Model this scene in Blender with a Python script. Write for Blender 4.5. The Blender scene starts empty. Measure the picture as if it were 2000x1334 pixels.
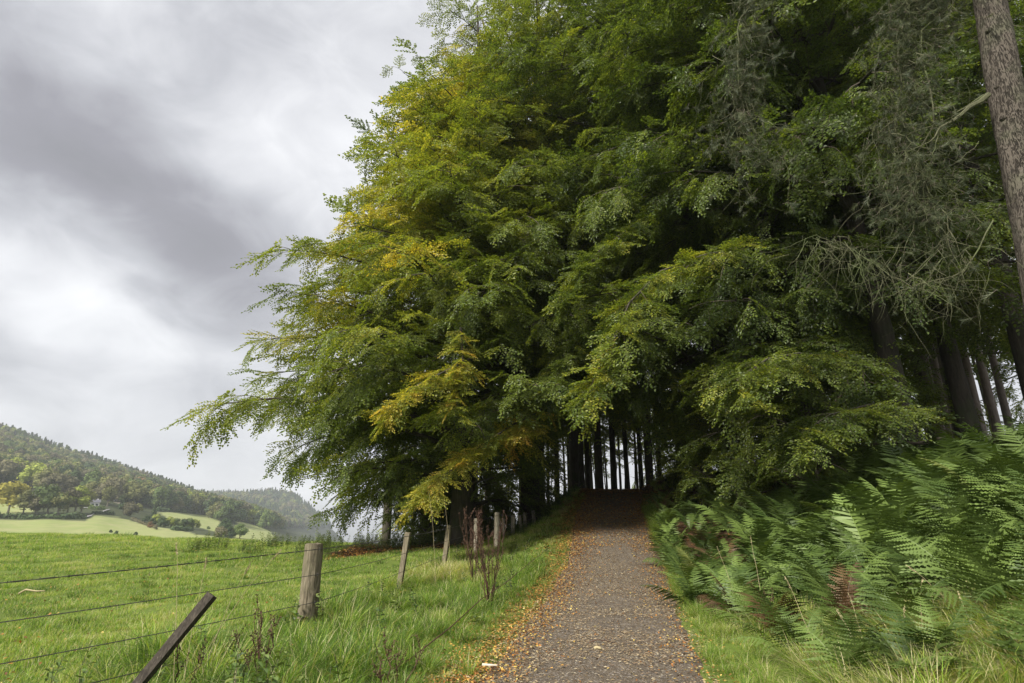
import bpy, math, random
import numpy as np
from mathutils import Vector, Matrix, noise as mn

R = math.radians
sc = bpy.context.scene
col = sc.collection
rnd = random.Random(7)

# ------------------------------------------------------------------ camera, sky, sun, exposure
EYE = 1.5
PITCH = R(16.7)
F = 1111.0
cam_d = bpy.data.cameras.new('camera')
cam_d.lens = 20.0
cam_d.sensor_width = 36.0
cam_d.clip_start = 0.05
cam_d.clip_end = 6000
cam = bpy.data.objects.new('camera', cam_d)
col.objects.link(cam)
cam.location = (0, 0, EYE)
cam.rotation_euler = (R(90) + PITCH, 0, 0)
sc.camera = cam


def ray(px, py):
    u = (px - 1000) / F
    v = (667 - py) / F
    c, s = math.cos(PITCH), math.sin(PITCH)
    return Vector((u, c - v * s, s + v * c))


def at(px, py, y):
    d = ray(px, py)
    return Vector((0, 0, EYE)) + d * (y / d.y)


SUN_EL, SUN_AZ = R(40), R(-138)      # azimuth measured clockwise from +Y (negative: to the left)
sun_dir = Vector((math.sin(SUN_AZ) * math.cos(SUN_EL), math.cos(SUN_AZ) * math.cos(SUN_EL), math.sin(SUN_EL)))
sd = bpy.data.lights.new('sun', 'SUN')
sd.energy = 4.6
sd.angle = R(12)
sd.color = (1.0, 0.95, 0.86)
so = bpy.data.objects.new('sun', sd)
col.objects.link(so)
so.rotation_euler = sun_dir.to_track_quat('Z', 'Y').to_euler()
so.location = (-40, -20, 60)

sc.view_settings.view_transform = 'Standard'
sc.view_settings.look = 'None'
sc.view_settings.exposure = 0.7
sc.view_settings.gamma = 1
sc.view_settings.use_curve_mapping = False
sc.render.engine = 'CYCLES'
cy = sc.cycles
cy.max_bounces = 6
cy.diffuse_bounces = 5
cy.glossy_bounces = 2
cy.transmission_bounces = 3
cy.transparent_max_bounces = 4
cy.volume_bounces = 1
cy.caustics_reflective = False
cy.caustics_refractive = False
cy.use_denoising = True
cy.denoiser = 'OPENIMAGEDENOISE'
cy.denoising_prefilter = 'ACCURATE'
cy.denoising_input_passes = 'RGB_ALBEDO_NORMAL'
cy.use_adaptive_sampling = False
cy.adaptive_threshold = 0.02

world = bpy.data.worlds.new('World')
sc.world = world
world.use_nodes = True


class NT:
    """small node-tree builder"""
    def __init__(s, tree):
        s.t = tree
        s.t.nodes.clear()

    def n(s, typ, **kw):
        nd = s.t.nodes.new(typ)
        for k, v in kw.items():
            if k == 'inp':
                for a, b in v.items():
                    if isinstance(b, bpy.types.NodeSocket):
                        s.t.links.new(b, nd.inputs[a])
                    else:
                        nd.inputs[a].default_value = b
            else:
                setattr(nd, k, v)
        return nd

    def math(s, op, a, b=0.0, c=0.0, clamp=False):
        return s.n('ShaderNodeMath', operation=op, use_clamp=clamp, inp={0: a, 1: b, 2: c}).outputs[0]

    def vmath(s, op, a, b=(0, 0, 0)):
        nd = s.n('ShaderNodeVectorMath', operation=op, inp={0: a, 1: b})
        return nd.outputs['Value'] if op in ('DOT_PRODUCT', 'LENGTH', 'DISTANCE') else nd.outputs[0]

    def noise(s, vec, scale, detail=4, rough=0.55, dist=0.0):
        return s.n('ShaderNodeTexNoise', inp={'Vector': vec, 'Scale': scale, 'Detail': detail,
                                              'Roughness': rough, 'Distortion': dist}).outputs[0]

    def ramp(s, fac, stops, interp='LINEAR'):
        nd = s.n('ShaderNodeValToRGB', inp={0: fac})
        nd.color_ramp.interpolation = interp
        el = nd.color_ramp.elements
        while len(el) < len(stops):
            el.new(0.5)
        for e, (p, c) in zip(el, stops):
            e.position = p
            e.color = tuple(c) + (1,) if len(c) == 3 else c
        return nd.outputs[0]

    def mix(s, fac, a, b, blend='MIX'):
        nd = s.n('ShaderNodeMix', data_type='RGBA', blend_type=blend)
        for i, val in ((0, fac), (6, a), (7, b)):
            if isinstance(val, bpy.types.NodeSocket):
                s.t.links.new(val, nd.inputs[i])
            else:
                nd.inputs[i].default_value = tuple(val) + (1,) if hasattr(val, '__len__') and len(val) == 3 else val
        return nd.outputs[2]


w = NT(world.node_tree)
tc = w.n('ShaderNodeTexCoord').outputs['Generated']
sky = w.n('ShaderNodeTexSky', sky_type='NISHITA', sun_disc=False, sun_elevation=SUN_EL,
          sun_rotation=SUN_AZ % (2 * math.pi), altitude=200.0, air_density=1.0, dust_density=2.5)
bw_sky = w.n('ShaderNodeVectorMath', operation='SCALE', inp={0: sky.outputs[0], 'Scale': 0.08}).outputs[0]
sep = w.n('ShaderNodeSeparateXYZ', inp={0: tc})
zc = w.math('MAXIMUM', sep.outputs[2], 0.0)
den = w.math('ADD', zc, 0.28)
cv = w.n('ShaderNodeCombineXYZ', inp={0: w.math('DIVIDE', sep.outputs[0], den), 1: w.math('DIVIDE', sep.outputs[1], den), 2: 3.7}).outputs[0]
mp = w.n('ShaderNodeMapping', inp={0: cv, 2: (0, 0, R(-35)), 3: (1.0, 1.9, 1.0)}).outputs[0]
n_big = w.noise(mp, 0.85, 2.0, 0.45, 0.3)
n_mid = w.noise(w.n('ShaderNodeMapping', inp={0: tc, 2: (R(10), R(35), 0), 3: (1, 1, 1.35)}).outputs[0], 3.3, 6, 0.52, 0.55)
n_fine = w.noise(w.n('ShaderNodeMapping', inp={0: tc, 2: (0, R(20), 0), 3: (1, 1, 1.5)}).outputs[0], 6.5, 7, 0.55, 0.7)
warp = w.vmath('SUBTRACT', w.n('ShaderNodeTexNoise', inp={'Vector': cv, 'Scale': 2.2, 'Detail': 4.0, 'Roughness': 0.5}).outputs[1], (0.5, 0.5, 0.5))
wd = w.vmath('NORMALIZE', w.vmath('ADD', tc, w.n('ShaderNodeVectorMath', operation='SCALE', inp={0: warp, 'Scale': 0.17}).outputs[0]))


def blob(px, py, width_px, amp):
    d = ray(px, py).normalized()
    k = 1.0 / (width_px / F) ** 2 * 1.3
    dt = w.vmath('DOT_PRODUCT', wd, tuple(d))
    return w.math('MULTIPLY', w.math('EXPONENT', w.math('MULTIPLY', w.math('SUBTRACT', dt, 1.0), k)), amp)


tot = w.math('ADD', w.math('MULTIPLY', w.math('SUBTRACT', n_big, 0.5), 0.30), w.math('MULTIPLY', w.math('SUBTRACT', n_mid, 0.5), 0.44))
tot = w.math('ADD', tot, w.math('MULTIPLY', w.math('SUBTRACT', n_fine, 0.5), 0.40))
# individual cloud masses: dark banks and brighter breaks of the overcast
for b in ((40, 190, 110, -.16), (130, 260, 110, -.14), (230, 330, 100, -.12), (320, 400, 100, -.13), (410, 470, 95, -.16), (500, 540, 90, -.15), (560, 600, 60, -.11),
          (520, 60, 150, -.11), (700, 120, 110, -.05), (60, 660, 75, -.11), (330, 740, 90, -.08), (450, 790, 60, -.06),
          (660, 230, 130, .15), (480, 230, 70, .07), (90, 520, 90, .07), (170, 590, 60, .10), (230, 660, 50, .07), (60, 60, 120, .0), (330, 655, 80, .09), (420, 880, 130, .05), (100, 820, 120, .03)):
    if b[3]:
        tot = w.math('ADD', tot, blob(*b))
lum = w.math('ADD', tot, 0.56)
cl = w.ramp(lum, [(0.0, (.17, .17, .18)), (.25, (.235, .232, .255)), (.45, (.39, .395, .42)), (.62, (.56, .565, .585)), (.85, (.78, .785, .795)), (1.0, (.9, .9, .9))])
below = w.n('ShaderNodeMapRange', inp={0: sep.outputs[2], 1: -0.12, 2: 0.0, 3: 0.0, 4: 1.0}).outputs[0]
cl = w.mix(below, (.10, .105, .09), cl)
skyc = w.mix(0.93, bw_sky, cl)
bg = w.n('ShaderNodeBackground', inp={0: skyc, 1: 1.0})
w.t.links.new(bg.outputs[0], w.n('ShaderNodeOutputWorld').inputs[0])


# ------------------------------------------------------------------ materials
def mat(name):
    m = bpy.data.materials.new(name)
    m.use_nodes = True
    return m, NT(m.node_tree)


def finish(t, shader, disp=None):
    o = t.n('ShaderNodeOutputMaterial')
    t.t.links.new(shader, o.inputs[0])


def pos(t):
    return t.n('ShaderNodeNewGeometry').outputs['Position']


def objc(t):
    return t.n('ShaderNodeTexCoord').outputs['Object']


def bump(t, h, strength=0.5, dist=0.02):
    return t.n('ShaderNodeBump', inp={'Height': h, 'Strength': strength, 'Distance': dist}).outputs[0]


def princ(t, colr, rough=0.8, normal=None, spec=0.3):
    inp = {'Base Color': colr, 'Roughness': rough, 'Specular IOR Level': spec}
    if normal is not None:
        inp['Normal'] = normal
    return t.n('ShaderNodeBsdfPrincipled', inp=inp).outputs[0]


def c4(c):
    return tuple(c) + (1,)


def leaf_mat(name, stops, transl=0.4, rough=0.45, spec=0.4, varamp=0.25, boost=1.5):
    """leaf colour = tint of the spray + a little per leaf"""
    m, t = mat(name)
    ti = t.n('ShaderNodeAttribute', attribute_type='INSTANCER', attribute_name='tint').outputs['Fac']
    lv = t.n('ShaderNodeAttribute', attribute_type='GEOMETRY', attribute_name='lv').outputs['Fac']
    f = t.math('ADD', ti, t.math('MULTIPLY', t.math('SUBTRACT', lv, 0.5), varamp), clamp=True)
    c = t.ramp(f, [(p, q) for p, q in stops])
    br = t.n('ShaderNodeAttribute', attribute_type='GEOMETRY', attribute_name='lb').outputs['Fac']
    c = t.n('ShaderNodeVectorMath', operation='SCALE', inp={0: c, 'Scale': t.math('ADD', 0.7, t.math('MULTIPLY', br, 0.6))}).outputs[0]
    p = princ(t, c, rough, None, spec)
    tr = t.n('ShaderNodeBsdfTranslucent', inp={0: t.n('ShaderNodeVectorMath', operation='MULTIPLY', inp={0: c, 1: (1.25 * boost, 1.2 * boost, .45 * boost)}).outputs[0]}).outputs[0]
    mx = t.n('ShaderNodeMixShader', inp={0: transl, 1: p, 2: tr}).outputs[0]
    finish(t, mx)
    return m


BEECH = [(0.0, (.034, .058, .014)), (.22, (.080, .118, .022)), (.44, (.150, .190, .026)), (.62, (.25, .26, .035)), (.82, (.46, .38, .07)), (1.0, (.42, .25, .04))]
M_leaf = leaf_mat('beech_leaf', BEECH, 0.42)
M_grass = leaf_mat('grass_blade', [(0, (.035, .075, .014)), (.25, (.085, .165, .022)), (.45, (.195, .325, .036)), (.64, (.33, .39, .08)), (.78, (.42, .39, .19)), (1, (.50, .44, .28))], 0.35, .55, .3, .55)
M_needle = leaf_mat('pine_needle', [(0, (.026, .038, .018)), (.5, (.062, .080, .040)), (1, (.12, .135, .07))], 0.15, .5, .3, .5, 1.0)
M_weed = leaf_mat('weed_leaf', [(0, (.04, .07, .018)), (.5, (.08, .13, .03)), (1, (.17, .21, .06))], .25, .5, .3, .5)


def simple_leaf(name, c1, c2, transl=.3, scale=3.0, rough=.5, inst=False):
    m, t = mat(name)
    rn = t.n('ShaderNodeObjectInfo').outputs['Random']
    lv = t.n('ShaderNodeAttribute', attribute_type='GEOMETRY', attribute_name='lv').outputs['Fac']
    f = t.math('ADD', t.math('MULTIPLY', t.math('POWER', rn, 1.4), .75), t.math('MULTIPLY', lv, .25))
    c = t.mix(f, c1, c2)
    p = princ(t, c, rough, None, .35)
    tr = t.n('ShaderNodeBsdfTranslucent', inp={0: t.n('ShaderNodeVectorMath', operation='MULTIPLY', inp={0: c, 1: (1.6, 1.6, .6)}).outputs[0]}).outputs[0]
    finish(t, t.n('ShaderNodeMixShader', inp={0: transl, 1: p, 2: tr}).outputs[0])
    return m


M_fern = simple_leaf('fern_green', (.036, .066, .014), (.165, .235, .055), .18)
M_fern_yellow = simple_leaf('fern_yellowing', (.13, .19, .05), (.20, .22, .06))
M_fern_brown = simple_leaf('fern_brown', (.09, .05, .025), (.17, .11, .05))
M_dockgreen = simple_leaf('dock_leaf', (.07, .13, .03), (.14, .17, .05))


def bark_mat(name, c1, c2, moss=None, scale=1.0, str_=0.8, vert=(6, 6, 1.2)):
    m, t = mat(name)
    p = pos(t)
    mpn = t.n('ShaderNodeMapping', inp={0: p, 3: tuple(v * scale for v in vert)}).outputs[0]
    n1 = t.noise(mpn, 3.0, 6, .65, .4)
    n2 = t.noise(p, 2.2, 3, .6)
    c = t.mix(t.ramp(n1, [(.3, (0, 0, 0)), (.7, (1, 1, 1))]), c1, c2)
    if moss:
        c = t.mix(t.ramp(n2, [(.5, (0, 0, 0)), (.68, (.8, .8, .8))]), c, moss)
    finish(t, princ(t, c, .9, bump(t, n1, str_, .03), .15))
    return m


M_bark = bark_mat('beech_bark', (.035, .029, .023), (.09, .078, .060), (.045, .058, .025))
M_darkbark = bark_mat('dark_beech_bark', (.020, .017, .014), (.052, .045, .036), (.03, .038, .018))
M_bark_sunlit = bark_mat('sunlit_bark', (.16, .13, .11), (.30, .26, .23))  # lighter bark copy, sunlight on the back trunks put into the colour
M_twig = bark_mat('twig_bark', (.05, .04, .03), (.12, .10, .08), None, 2)
M_lichen = bark_mat('lichen_twig', (.055, .055, .034), (.15, .15, .085), (.11, .14, .055), 4)
M_farbark = bark_mat('far_bark', (.10, .085, .07), (.2, .18, .15))

m, t = mat('pine_bark')
p = pos(t)
mp_ = t.n('ShaderNodeMapping', inp={0: p, 3: (1, 1, .30)}).outputs[0]
n1 = t.noise(p, 24, 6, .7)
fz = t.noise(t.n('ShaderNodeMapping', inp={0: p, 3: (34, 34, 6.5)}).outputs[0], 1.0, 6, .62, 1.6)
cr = t.ramp(fz, [(.36, (0, 0, 0)), (.50, (1, 1, 1))])
base = t.mix(t.noise(p, 7, 5, .7), (.070, .058, .048), (.135, .115, .096))
base = t.mix(t.ramp(n1, [(.4, (0, 0, 0)), (.7, (.6, .6, .6))]), base, (.105, .095, .078))
base = t.mix(cr, t.mix(.6, base, (.03, .024, .02)), base)
base = t.mix(t.ramp(t.noise(p, 2.4, 4, .6), [(.52, (0, 0, 0)), (.68, (.4, .4, .4))]), base, (.10, .11, .065))
hh = t.math('ADD', t.math('MULTIPLY', cr, 1.4), t.math('MULTIPLY', n1, .6))
finish(t, princ(t, base, .92, bump(t, hh, 1.0, .035), .12))
M_pinebark = m

m, t = mat('weathered_wood')
p = objc(t)
mp_ = t.n('ShaderNodeMapping', inp={0: p, 3: (14, 14, 1.3)}).outputs[0]
g = t.noise(mp_, 3.5, 6, .7, .8)
g2 = t.noise(p, 6.0, 4, .6)
c = t.ramp(g, [(.3, (.04, .033, .025)), (.5, (.15, .125, .085)), (.72, (.29, .25, .185))])
c = t.mix(t.ramp(g2, [(.45, (0, 0, 0)), (.75, (.75, .75, .75))]), c, (.15, .14, .085))
z = t.n('ShaderNodeSeparateXYZ', inp={0: p}).outputs[2]
finish(t, princ(t, c, .85, bump(t, g, .9, .012), .2))
M_post = m
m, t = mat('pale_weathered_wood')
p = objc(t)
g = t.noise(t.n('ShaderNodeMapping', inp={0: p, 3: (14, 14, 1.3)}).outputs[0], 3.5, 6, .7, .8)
c = t.ramp(g, [(.3, (.12, .10, .08)), (.5, (.34, .30, .23)), (.72, (.50, .46, .38))])  # weathered wood with raised tones: light on the far posts painted in
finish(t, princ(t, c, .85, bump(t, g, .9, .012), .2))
M_litpost = m

m, t = mat('dark_weathered_wood')
p = objc(t)
mp_ = t.n('ShaderNodeMapping', inp={0: p, 3: (16, 16, 1.5)}).outputs[0]
g = t.noise(mp_, 3.5, 6, .7, .8)
c = t.ramp(g, [(.3, (.018, .015, .012)), (.55, (.055, .046, .036)), (.8, (.15, .13, .10))])
finish(t, princ(t, c, .85, bump(t, g, .9, .01), .2))
M_darkpost = m

m, t = mat('old_wire')
c = t.mix(t.noise(pos(t), 20, 3), (.07, .066, .062), (.15, .14, .13))
inp = {'Base Color': c, 'Roughness': .5, 'Metallic': .6}
finish(t, t.n('ShaderNodeBsdfPrincipled', inp=inp).outputs[0])
M_wire = m

m, t = mat('dead_stalk')
c = t.mix(t.noise(pos(t), 12, 3), (.040, .022, .014), (.115, .062, .038))
finish(t, princ(t, c, .8))
M_dead = m
m, t = mat('straw')
c = t.mix(t.noise(pos(t), 8, 3), (.28, .22, .11), (.46, .40, .24))
finish(t, princ(t, c, .7))
M_straw = m
m, t = mat('bone_white_stick')
c = t.mix(t.noise(pos(t), 30, 3), (.45, .38, .28), (.75, .7, .6))
finish(t, princ(t, c, .8))
M_palestick = m

# near ground: turf, verge, leaf litter, blended by the 'wood' attribute
m, t = mat('ground')
p = pos(t)
wood = t.n('ShaderNodeAttribute', attribute_name='wood').outputs['Fac']
nn = t.noise(p, 1.3, 6, .6)
nf = t.noise(p, 14, 5, .7)
gr = t.mix(nn, (.085, .13, .025), (.14, .19, .04))
gr = t.mix(t.ramp(nf, [(.5, (0, 0, 0)), (.75, (.6, .6, .6))]), gr, (.20, .17, .08))
lit = t.ramp(nf, [(.3, (.018, .012, .008)), (.5, (.06, .035, .02)), (.7, (.13, .075, .035))])
wf = t.math('ADD', wood, t.math('MULTIPLY', t.math('SUBTRACT', t.noise(p, 2.6, 4), .5), .5), clamp=True)
c = t.mix(t.ramp(wf, [(.35, (0, 0, 0)), (.6, (1, 1, 1))]), gr, lit)
finish(t, princ(t, c, .95, bump(t, nf, .8, .05), .1))
M_ground = m

m, t = mat('path_grit')
p = pos(t)
n1 = t.noise(p, 1.1, 4, .6)
n2 = t.noise(p, 70, 5, .75)
n3 = t.noise(p, 8, 5, .65)
vo = t.n('ShaderNodeTexVoronoi', inp={'Vector': p, 'Scale': 55.0})
st = t.n('ShaderNodeSeparateColor', inp={0: vo.outputs['Color']}).outputs[0]
c = t.mix(n1, (.118, .092, .064), (.185, .150, .108))
c = t.mix(t.ramp(n3, [(.4, (0, 0, 0)), (.7, (.8, .8, .8))]), c, (.075, .060, .047))
c = t.mix(t.ramp(st, [(.7, (0, 0, 0)), (.95, (.8, .8, .8))]), c, (.27, .24, .21))
c = t.mix(t.ramp(n2, [(.5, (0, 0, 0)), (.62, (.6, .6, .6))]), c, (.035, .03, .027))
hh = t.math('ADD', n2, t.math('MULTIPLY', vo.outputs['Distance'], -.6))
finish(t, princ(t, c, .88, bump(t, hh, .9, .02), .25))
M_path = m

m, t = mat('leaf_litter')
lc = t.n('ShaderNodeAttribute', attribute_name='lcol').outputs['Color']
p1 = princ(t, lc, .6, None, .3)
tr = t.n('ShaderNodeBsdfTranslucent', inp={0: lc}).outputs[0]
finish(t, t.n('ShaderNodeMixShader', inp={0: .2, 1: p1, 2: tr}).outputs[0])
M_litter = m

m, t = mat('far_pasture')
p = pos(t)
n1 = t.noise(p, .012, 5, .6)
n2 = t.noise(p, .11, 5, .65)
n3 = t.noise(t.n('ShaderNodeMapping', inp={0: p, 3: (1, .25, 1)}).outputs[0], .5, 4, .6)
c = t.mix(n1, (.21, .25, .085), (.28, .31, .12))
c = t.mix(t.ramp(n2, [(.42, (0, 0, 0)), (.7, (.75, .75, .75))]), c, (.33, .31, .16))
c = t.mix(t.ramp(n3, [(.45, (0, 0, 0)), (.7, (.5, .5, .5))]), c, (.17, .21, .07))
wd_ = t.n('ShaderNodeAttribute', attribute_name='wood').outputs['Fac']
c = t.mix(wd_, c, (.05, .06, .028))
finish(t, princ(t, c, .95, None, .1))
M_pasture = m


def fartree_mat(name, c1, c2):
    m, t = mat(name)
    lv = t.n('ShaderNodeAttribute', attribute_type='GEOMETRY', attribute_name='lv').outputs['Fac']
    rn = t.n('ShaderNodeObjectInfo').outputs['Random']
    c = t.mix(lv, c1, c2)
    c = t.n('ShaderNodeVectorMath', operation='SCALE', inp={0: c, 'Scale': t.math('ADD', .75, t.math('MULTIPLY', rn, .5))}).outputs[0]
    p_ = princ(t, c, .8, None, .15)
    tr = t.n('ShaderNodeBsdfTranslucent', inp={0: c}).outputs[0]
    finish(t, t.n('ShaderNodeMixShader', inp={0: .25, 1: p_, 2: tr}).outputs[0])
    return m


FC = {'green': ((.07, .105, .035), (.16, .21, .06)), 'dark green': ((.035, .058, .025), (.09, .13, .05)),
      'olive': ((.14, .15, .05), (.27, .27, .095)), 'yellow': ((.24, .22, .04), (.45, .40, .08)),
      'brown': ((.105, .10, .055), (.205, .185, .105)), 'rust': ((.17, .10, .05), (.30, .19, .09)),
      'lime green': ((.17, .21, .04), (.33, .37, .07))}
FM = {k: fartree_mat('far_' + k.replace(' ', '_'), *v) for k, v in FC.items()}


# ------------------------------------------------------------------ mesh helpers
class MB:
    def __init__(s):
        s.v, s.f, s.fa, s.fb, s.mi = [], [], [], [], []

    def add(s, vs, fs, lv=None, lb=.5, mi=0):
        o = len(s.v)
        s.v.extend([tuple(q) for q in vs])
        for fc in fs:
            s.f.append(tuple(i + o for i in fc))
            s.fa.append(.5 if lv is None else lv)
            s.fb.append(lb)
            s.mi.append(mi)

    def tube(s, pts, rad, sides=6, cap=True, mi=0, lv=.5, wob=0.0, rng=None):
        o = len(s.v)
        pts = [Vector(q) for q in pts]
        up = Vector((0, 0, 1))
        prev = None
        for i, q in enumerate(pts):
            d = (pts[min(i + 1, len(pts) - 1)] - pts[max(i - 1, 0)])
            if d.length < 1e-9:
                d = Vector((0, 0, 1))
            d.normalize()
            a = prev if prev is not None else (Vector((1, 0, 0)) if abs(d.z) > .9 else up)
            a = a - d * a.dot(d)
            if a.length < 1e-6:
                a = Vector((0, 1, 0)) - d * d.y
            a.normalize()
            prev = a
            b = d.cross(a)
            r = rad[i] if hasattr(rad, '__len__') else rad
            for k in range(sides):
                th = 2 * math.pi * k / sides
                rr = r * (1 + (wob * (rng or rnd).uniform(-1, 1) if wob else 0))
                s.v.append(tuple(q + (a * math.cos(th) + b * math.sin(th)) * rr))
        for i in range(len(pts) - 1):
            for k in range(sides):
                k2 = (k + 1) % sides
                s.f.append((o + i * sides + k, o + i * sides + k2, o + (i + 1) * sides + k2, o + (i + 1) * sides + k))
                s.fa.append(lv); s.fb.append(.5); s.mi.append(mi)
        if cap:
            s.f.append(tuple(o + (len(pts) - 1) * sides + k for k in range(sides)))
            s.fa.append(lv); s.fb.append(.5); s.mi.append(mi)
            s.f.append(tuple(o + k for k in reversed(range(sides))))
            s.fa.append(lv); s.fb.append(.5); s.mi.append(mi)

    def mesh(s, name, mats, smooth=False):
        me = bpy.data.meshes.new(name)
        me.from_pydata(s.v, [], s.f)
        for mm in (mats if isinstance(mats, (list, tuple)) else [mats]):
            me.materials.append(mm)
        if len(set(s.mi)) > 1:
            me.polygons.foreach_set('material_index', s.mi)
        a = me.attributes.new('lv', 'FLOAT', 'FACE'); a.data.foreach_set('value', s.fa)
        a = me.attributes.new('lb', 'FLOAT', 'FACE'); a.data.foreach_set('value', s.fb)
        if smooth:
            me.polygons.foreach_set('use_smooth', [True] * len(s.f))
        me.update()
        return me

    def build(s, name, mats, parent=None, smooth=False):
        return link(name, s.mesh(name, mats, smooth), parent)


def link(name, me, parent=None):
    o = bpy.data.objects.new(name, me)
    col.objects.link(o)
    if parent is not None:
        o.parent = parent
    return o


def tag(o, label=None, cat=None, group=None, kind=None):
    if label: o['label'] = label
    if cat: o['category'] = cat
    if group: o['group'] = group
    if kind: o['kind'] = kind
    return o


def empty(name, loc=(0, 0, 0), rz=0.0):
    o = bpy.data.objects.new(name, None)
    o.empty_display_size = .2
    col.objects.link(o)
    o.location = loc
    o.rotation_euler = (0, 0, rz)
    return o


def copy_tree(src, loc, rz=0.0, scale=1.0):
    c = src.copy()
    col.objects.link(c)
    c.location = loc
    c.rotation_euler = (0, 0, rz)
    c.scale = (scale,) * 3
    for ch in list(src.children):
        d = ch.copy()
        col.objects.link(d)
        d.parent = c
        for g in list(ch.children):
            e = g.copy()
            col.objects.link(e)
            e.parent = d
    return c


def proto_collection(name, meshes):
    pc = bpy.data.collections.new(name)
    for i, me in enumerate(meshes):
        o = bpy.data.objects.new('%s_%02d' % (name, i), me)
        pc.objects.link(o)
    return pc


def gn_group(pc):
    ng = bpy.data.node_groups.new('scatter_' + pc.name, 'GeometryNodeTree')
    ng.interface.new_socket('Geometry', in_out='INPUT', socket_type='NodeSocketGeometry')
    ng.interface.new_socket('Geometry', in_out='OUTPUT', socket_type='NodeSocketGeometry')
    N, L = ng.nodes, ng.links
    gi, go = N.new('NodeGroupInput'), N.new('NodeGroupOutput')
    ci = N.new('GeometryNodeCollectionInfo')
    ci.inputs[0].default_value = pc
    ci.inputs['Separate Children'].default_value = True
    ci.inputs['Reset Children'].default_value = True
    iop = N.new('GeometryNodeInstanceOnPoints')
    iop.inputs['Pick Instance'].default_value = True

    def attr(nm, ty):
        a = N.new('GeometryNodeInputNamedAttribute')
        a.data_type = ty
        a.inputs[0].default_value = nm
        return a.outputs[0]
    L.new(gi.outputs[0], iop.inputs['Points'])
    L.new(ci.outputs[0], iop.inputs['Instance'])
    L.new(attr('idx', 'INT'), iop.inputs['Instance Index'])
    L.new(attr('rot', 'FLOAT_VECTOR'), iop.inputs['Rotation'])
    L.new(attr('scl', 'FLOAT'), iop.inputs['Scale'])
    L.new(iop.outputs[0], go.inputs[0])
    return ng


def scatter_mesh(name, pts, rots, scls, idxs, tints):
    me = bpy.data.meshes.new(name)
    n = len(pts)
    me.vertices.add(n)
    me.vertices.foreach_set('co', np.asarray(pts, dtype=np.float32).ravel())
    a = me.attributes.new('rot', 'FLOAT_VECTOR', 'POINT'); a.data.foreach_set('vector', np.asarray(rots, dtype=np.float32).ravel())
    a = me.attributes.new('scl', 'FLOAT', 'POINT'); a.data.foreach_set('value', np.asarray(scls, dtype=np.float32))
    a = me.attributes.new('idx', 'INT', 'POINT'); a.data.foreach_set('value', np.asarray(idxs, dtype=np.int32))
    a = me.attributes.new('tint', 'FLOAT', 'POINT'); a.data.foreach_set('value', np.asarray(tints, dtype=np.float32))
    return me


def scatter(name, ng, data, parent=None):
    """data: list of (pos, rot, scale, idx, tint)"""
    me = scatter_mesh(name, [d[0] for d in data], [d[1] for d in data], [d[2] for d in data], [d[3] for d in data], [d[4] for d in data])
    o = link(name, me, parent)
    md = o.modifiers.new('scatter', 'NODES')
    md.node_group = ng
    return o


def sstep(x, a, b):
    t = np.clip((np.asarray(x, dtype=float) - a) / (b - a), 0, 1)
    return t * t * (3 - 2 * t)


def vn(x, y, s=1.0, o=0.0):
    return mn.noise(Vector((x * s + o, y * s - o, o)))


# ------------------------------------------------------------------ terrain shape
def path_x(y):
    return np.interp(y, [-10, 5.87, 13.7, 19.6, 22.6, 25, 40], [-2.3, .72, 2.32, 3.2, 3.95, 4.4, 6.2])


def path_z(y):
    return np.interp(y, [-10, 0, 6, 9, 11, 13.5, 15.5, 18, 20, 22.6, 24.5, 26, 30, 45, 80], [0, 0, 0, .07, .17, .40, .72, 1.22, 1.62, 2.2, 2.38, 2.4, 2.2, .4, -8])


def fence_x(y):
    return np.interp(y, [-10, 4.7, 8, 12, 15, 18.5, 22, 24, 27], [-8.1, -3.96, -3.0, -2.15, -1.6, -.55, .5, 1.0, 1.8])


def fence_z(y):
    return np.interp(y, [-10, 0, 8, 12, 15, 18.5, 22, 24, 26, 30, 45, 80], [-.05, -.03, .03, .11, .27, .45, .78, 1.0, 1.15, 1.2, .0, -9])


def Z(x, y):
    x = np.asarray(x, dtype=float); y = np.asarray(y, dtype=float)
    px_, pz, fx, fz = path_x(y), path_z(y), fence_x(y), fence_z(y)
    dl = px_ - 1.15
    # verge between path and fence
    s = np.clip((dl - x) / np.maximum(dl - fx, .3), 0, 1)
    zl = pz + (fz - pz) * (s * s * (3 - 2 * s))
    # field left of the fence
    df = np.clip(fx - x, 0, None)
    fieldz = fz + (.0 + .30 * sstep(y, 10, 30) - fz) * sstep(df, 0, 6)
    yc = np.clip(19 - .5 * x, 19, 60)
    over = np.clip(y - yc, 0, None)
    fieldz = fieldz - np.where(over < 12, .012 * over ** 2, .012 * 144 + (over - 12) * .29) * sstep(df, 0, 3)
    und = .05 * np.sin(x * .55 + 1.3) * np.sin(y * .43) + .035 * np.sin(x * 1.3 + y * .7) + .02 * np.sin(x * 2.9 - y * 2.1)
    zl = np.where(x < fx, fieldz, zl) + und * sstep(dl - x, .3, 2.5)
    # bank right of the path
    dr = x - (px_ + 1.15)
    h = np.interp(y, [0, 5, 8, 13, 20, 26, 34, 50], [1.4, 1.6, 1.8, 2.2, 1.9, 1.2, .6, .2])
    bank = h * sstep(dr, .3, 7.0) + .05 * np.clip(dr - 6, 0, 60)
    bump_ = .55 * np.exp(-((x - 6.9) / 1.1) ** 2 - ((y - 24.5) / 1.6) ** 2)
    mound = .45 * np.exp(-((x - 1.7) / .9) ** 2 - ((y - 24.5) / 1.7) ** 2)
    zr = pz + bank + bump_ + (.04 * np.sin(x * 1.9 + y) + .04 * np.sin(y * 2.3 - x)) * sstep(dr, .2, 1.5)
    z = np.where(x > px_ + 1.15, zr, np.where(x < dl, zl + mound, pz))
    return z


def Zf(x, y):
    return float(Z(x, y))


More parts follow.
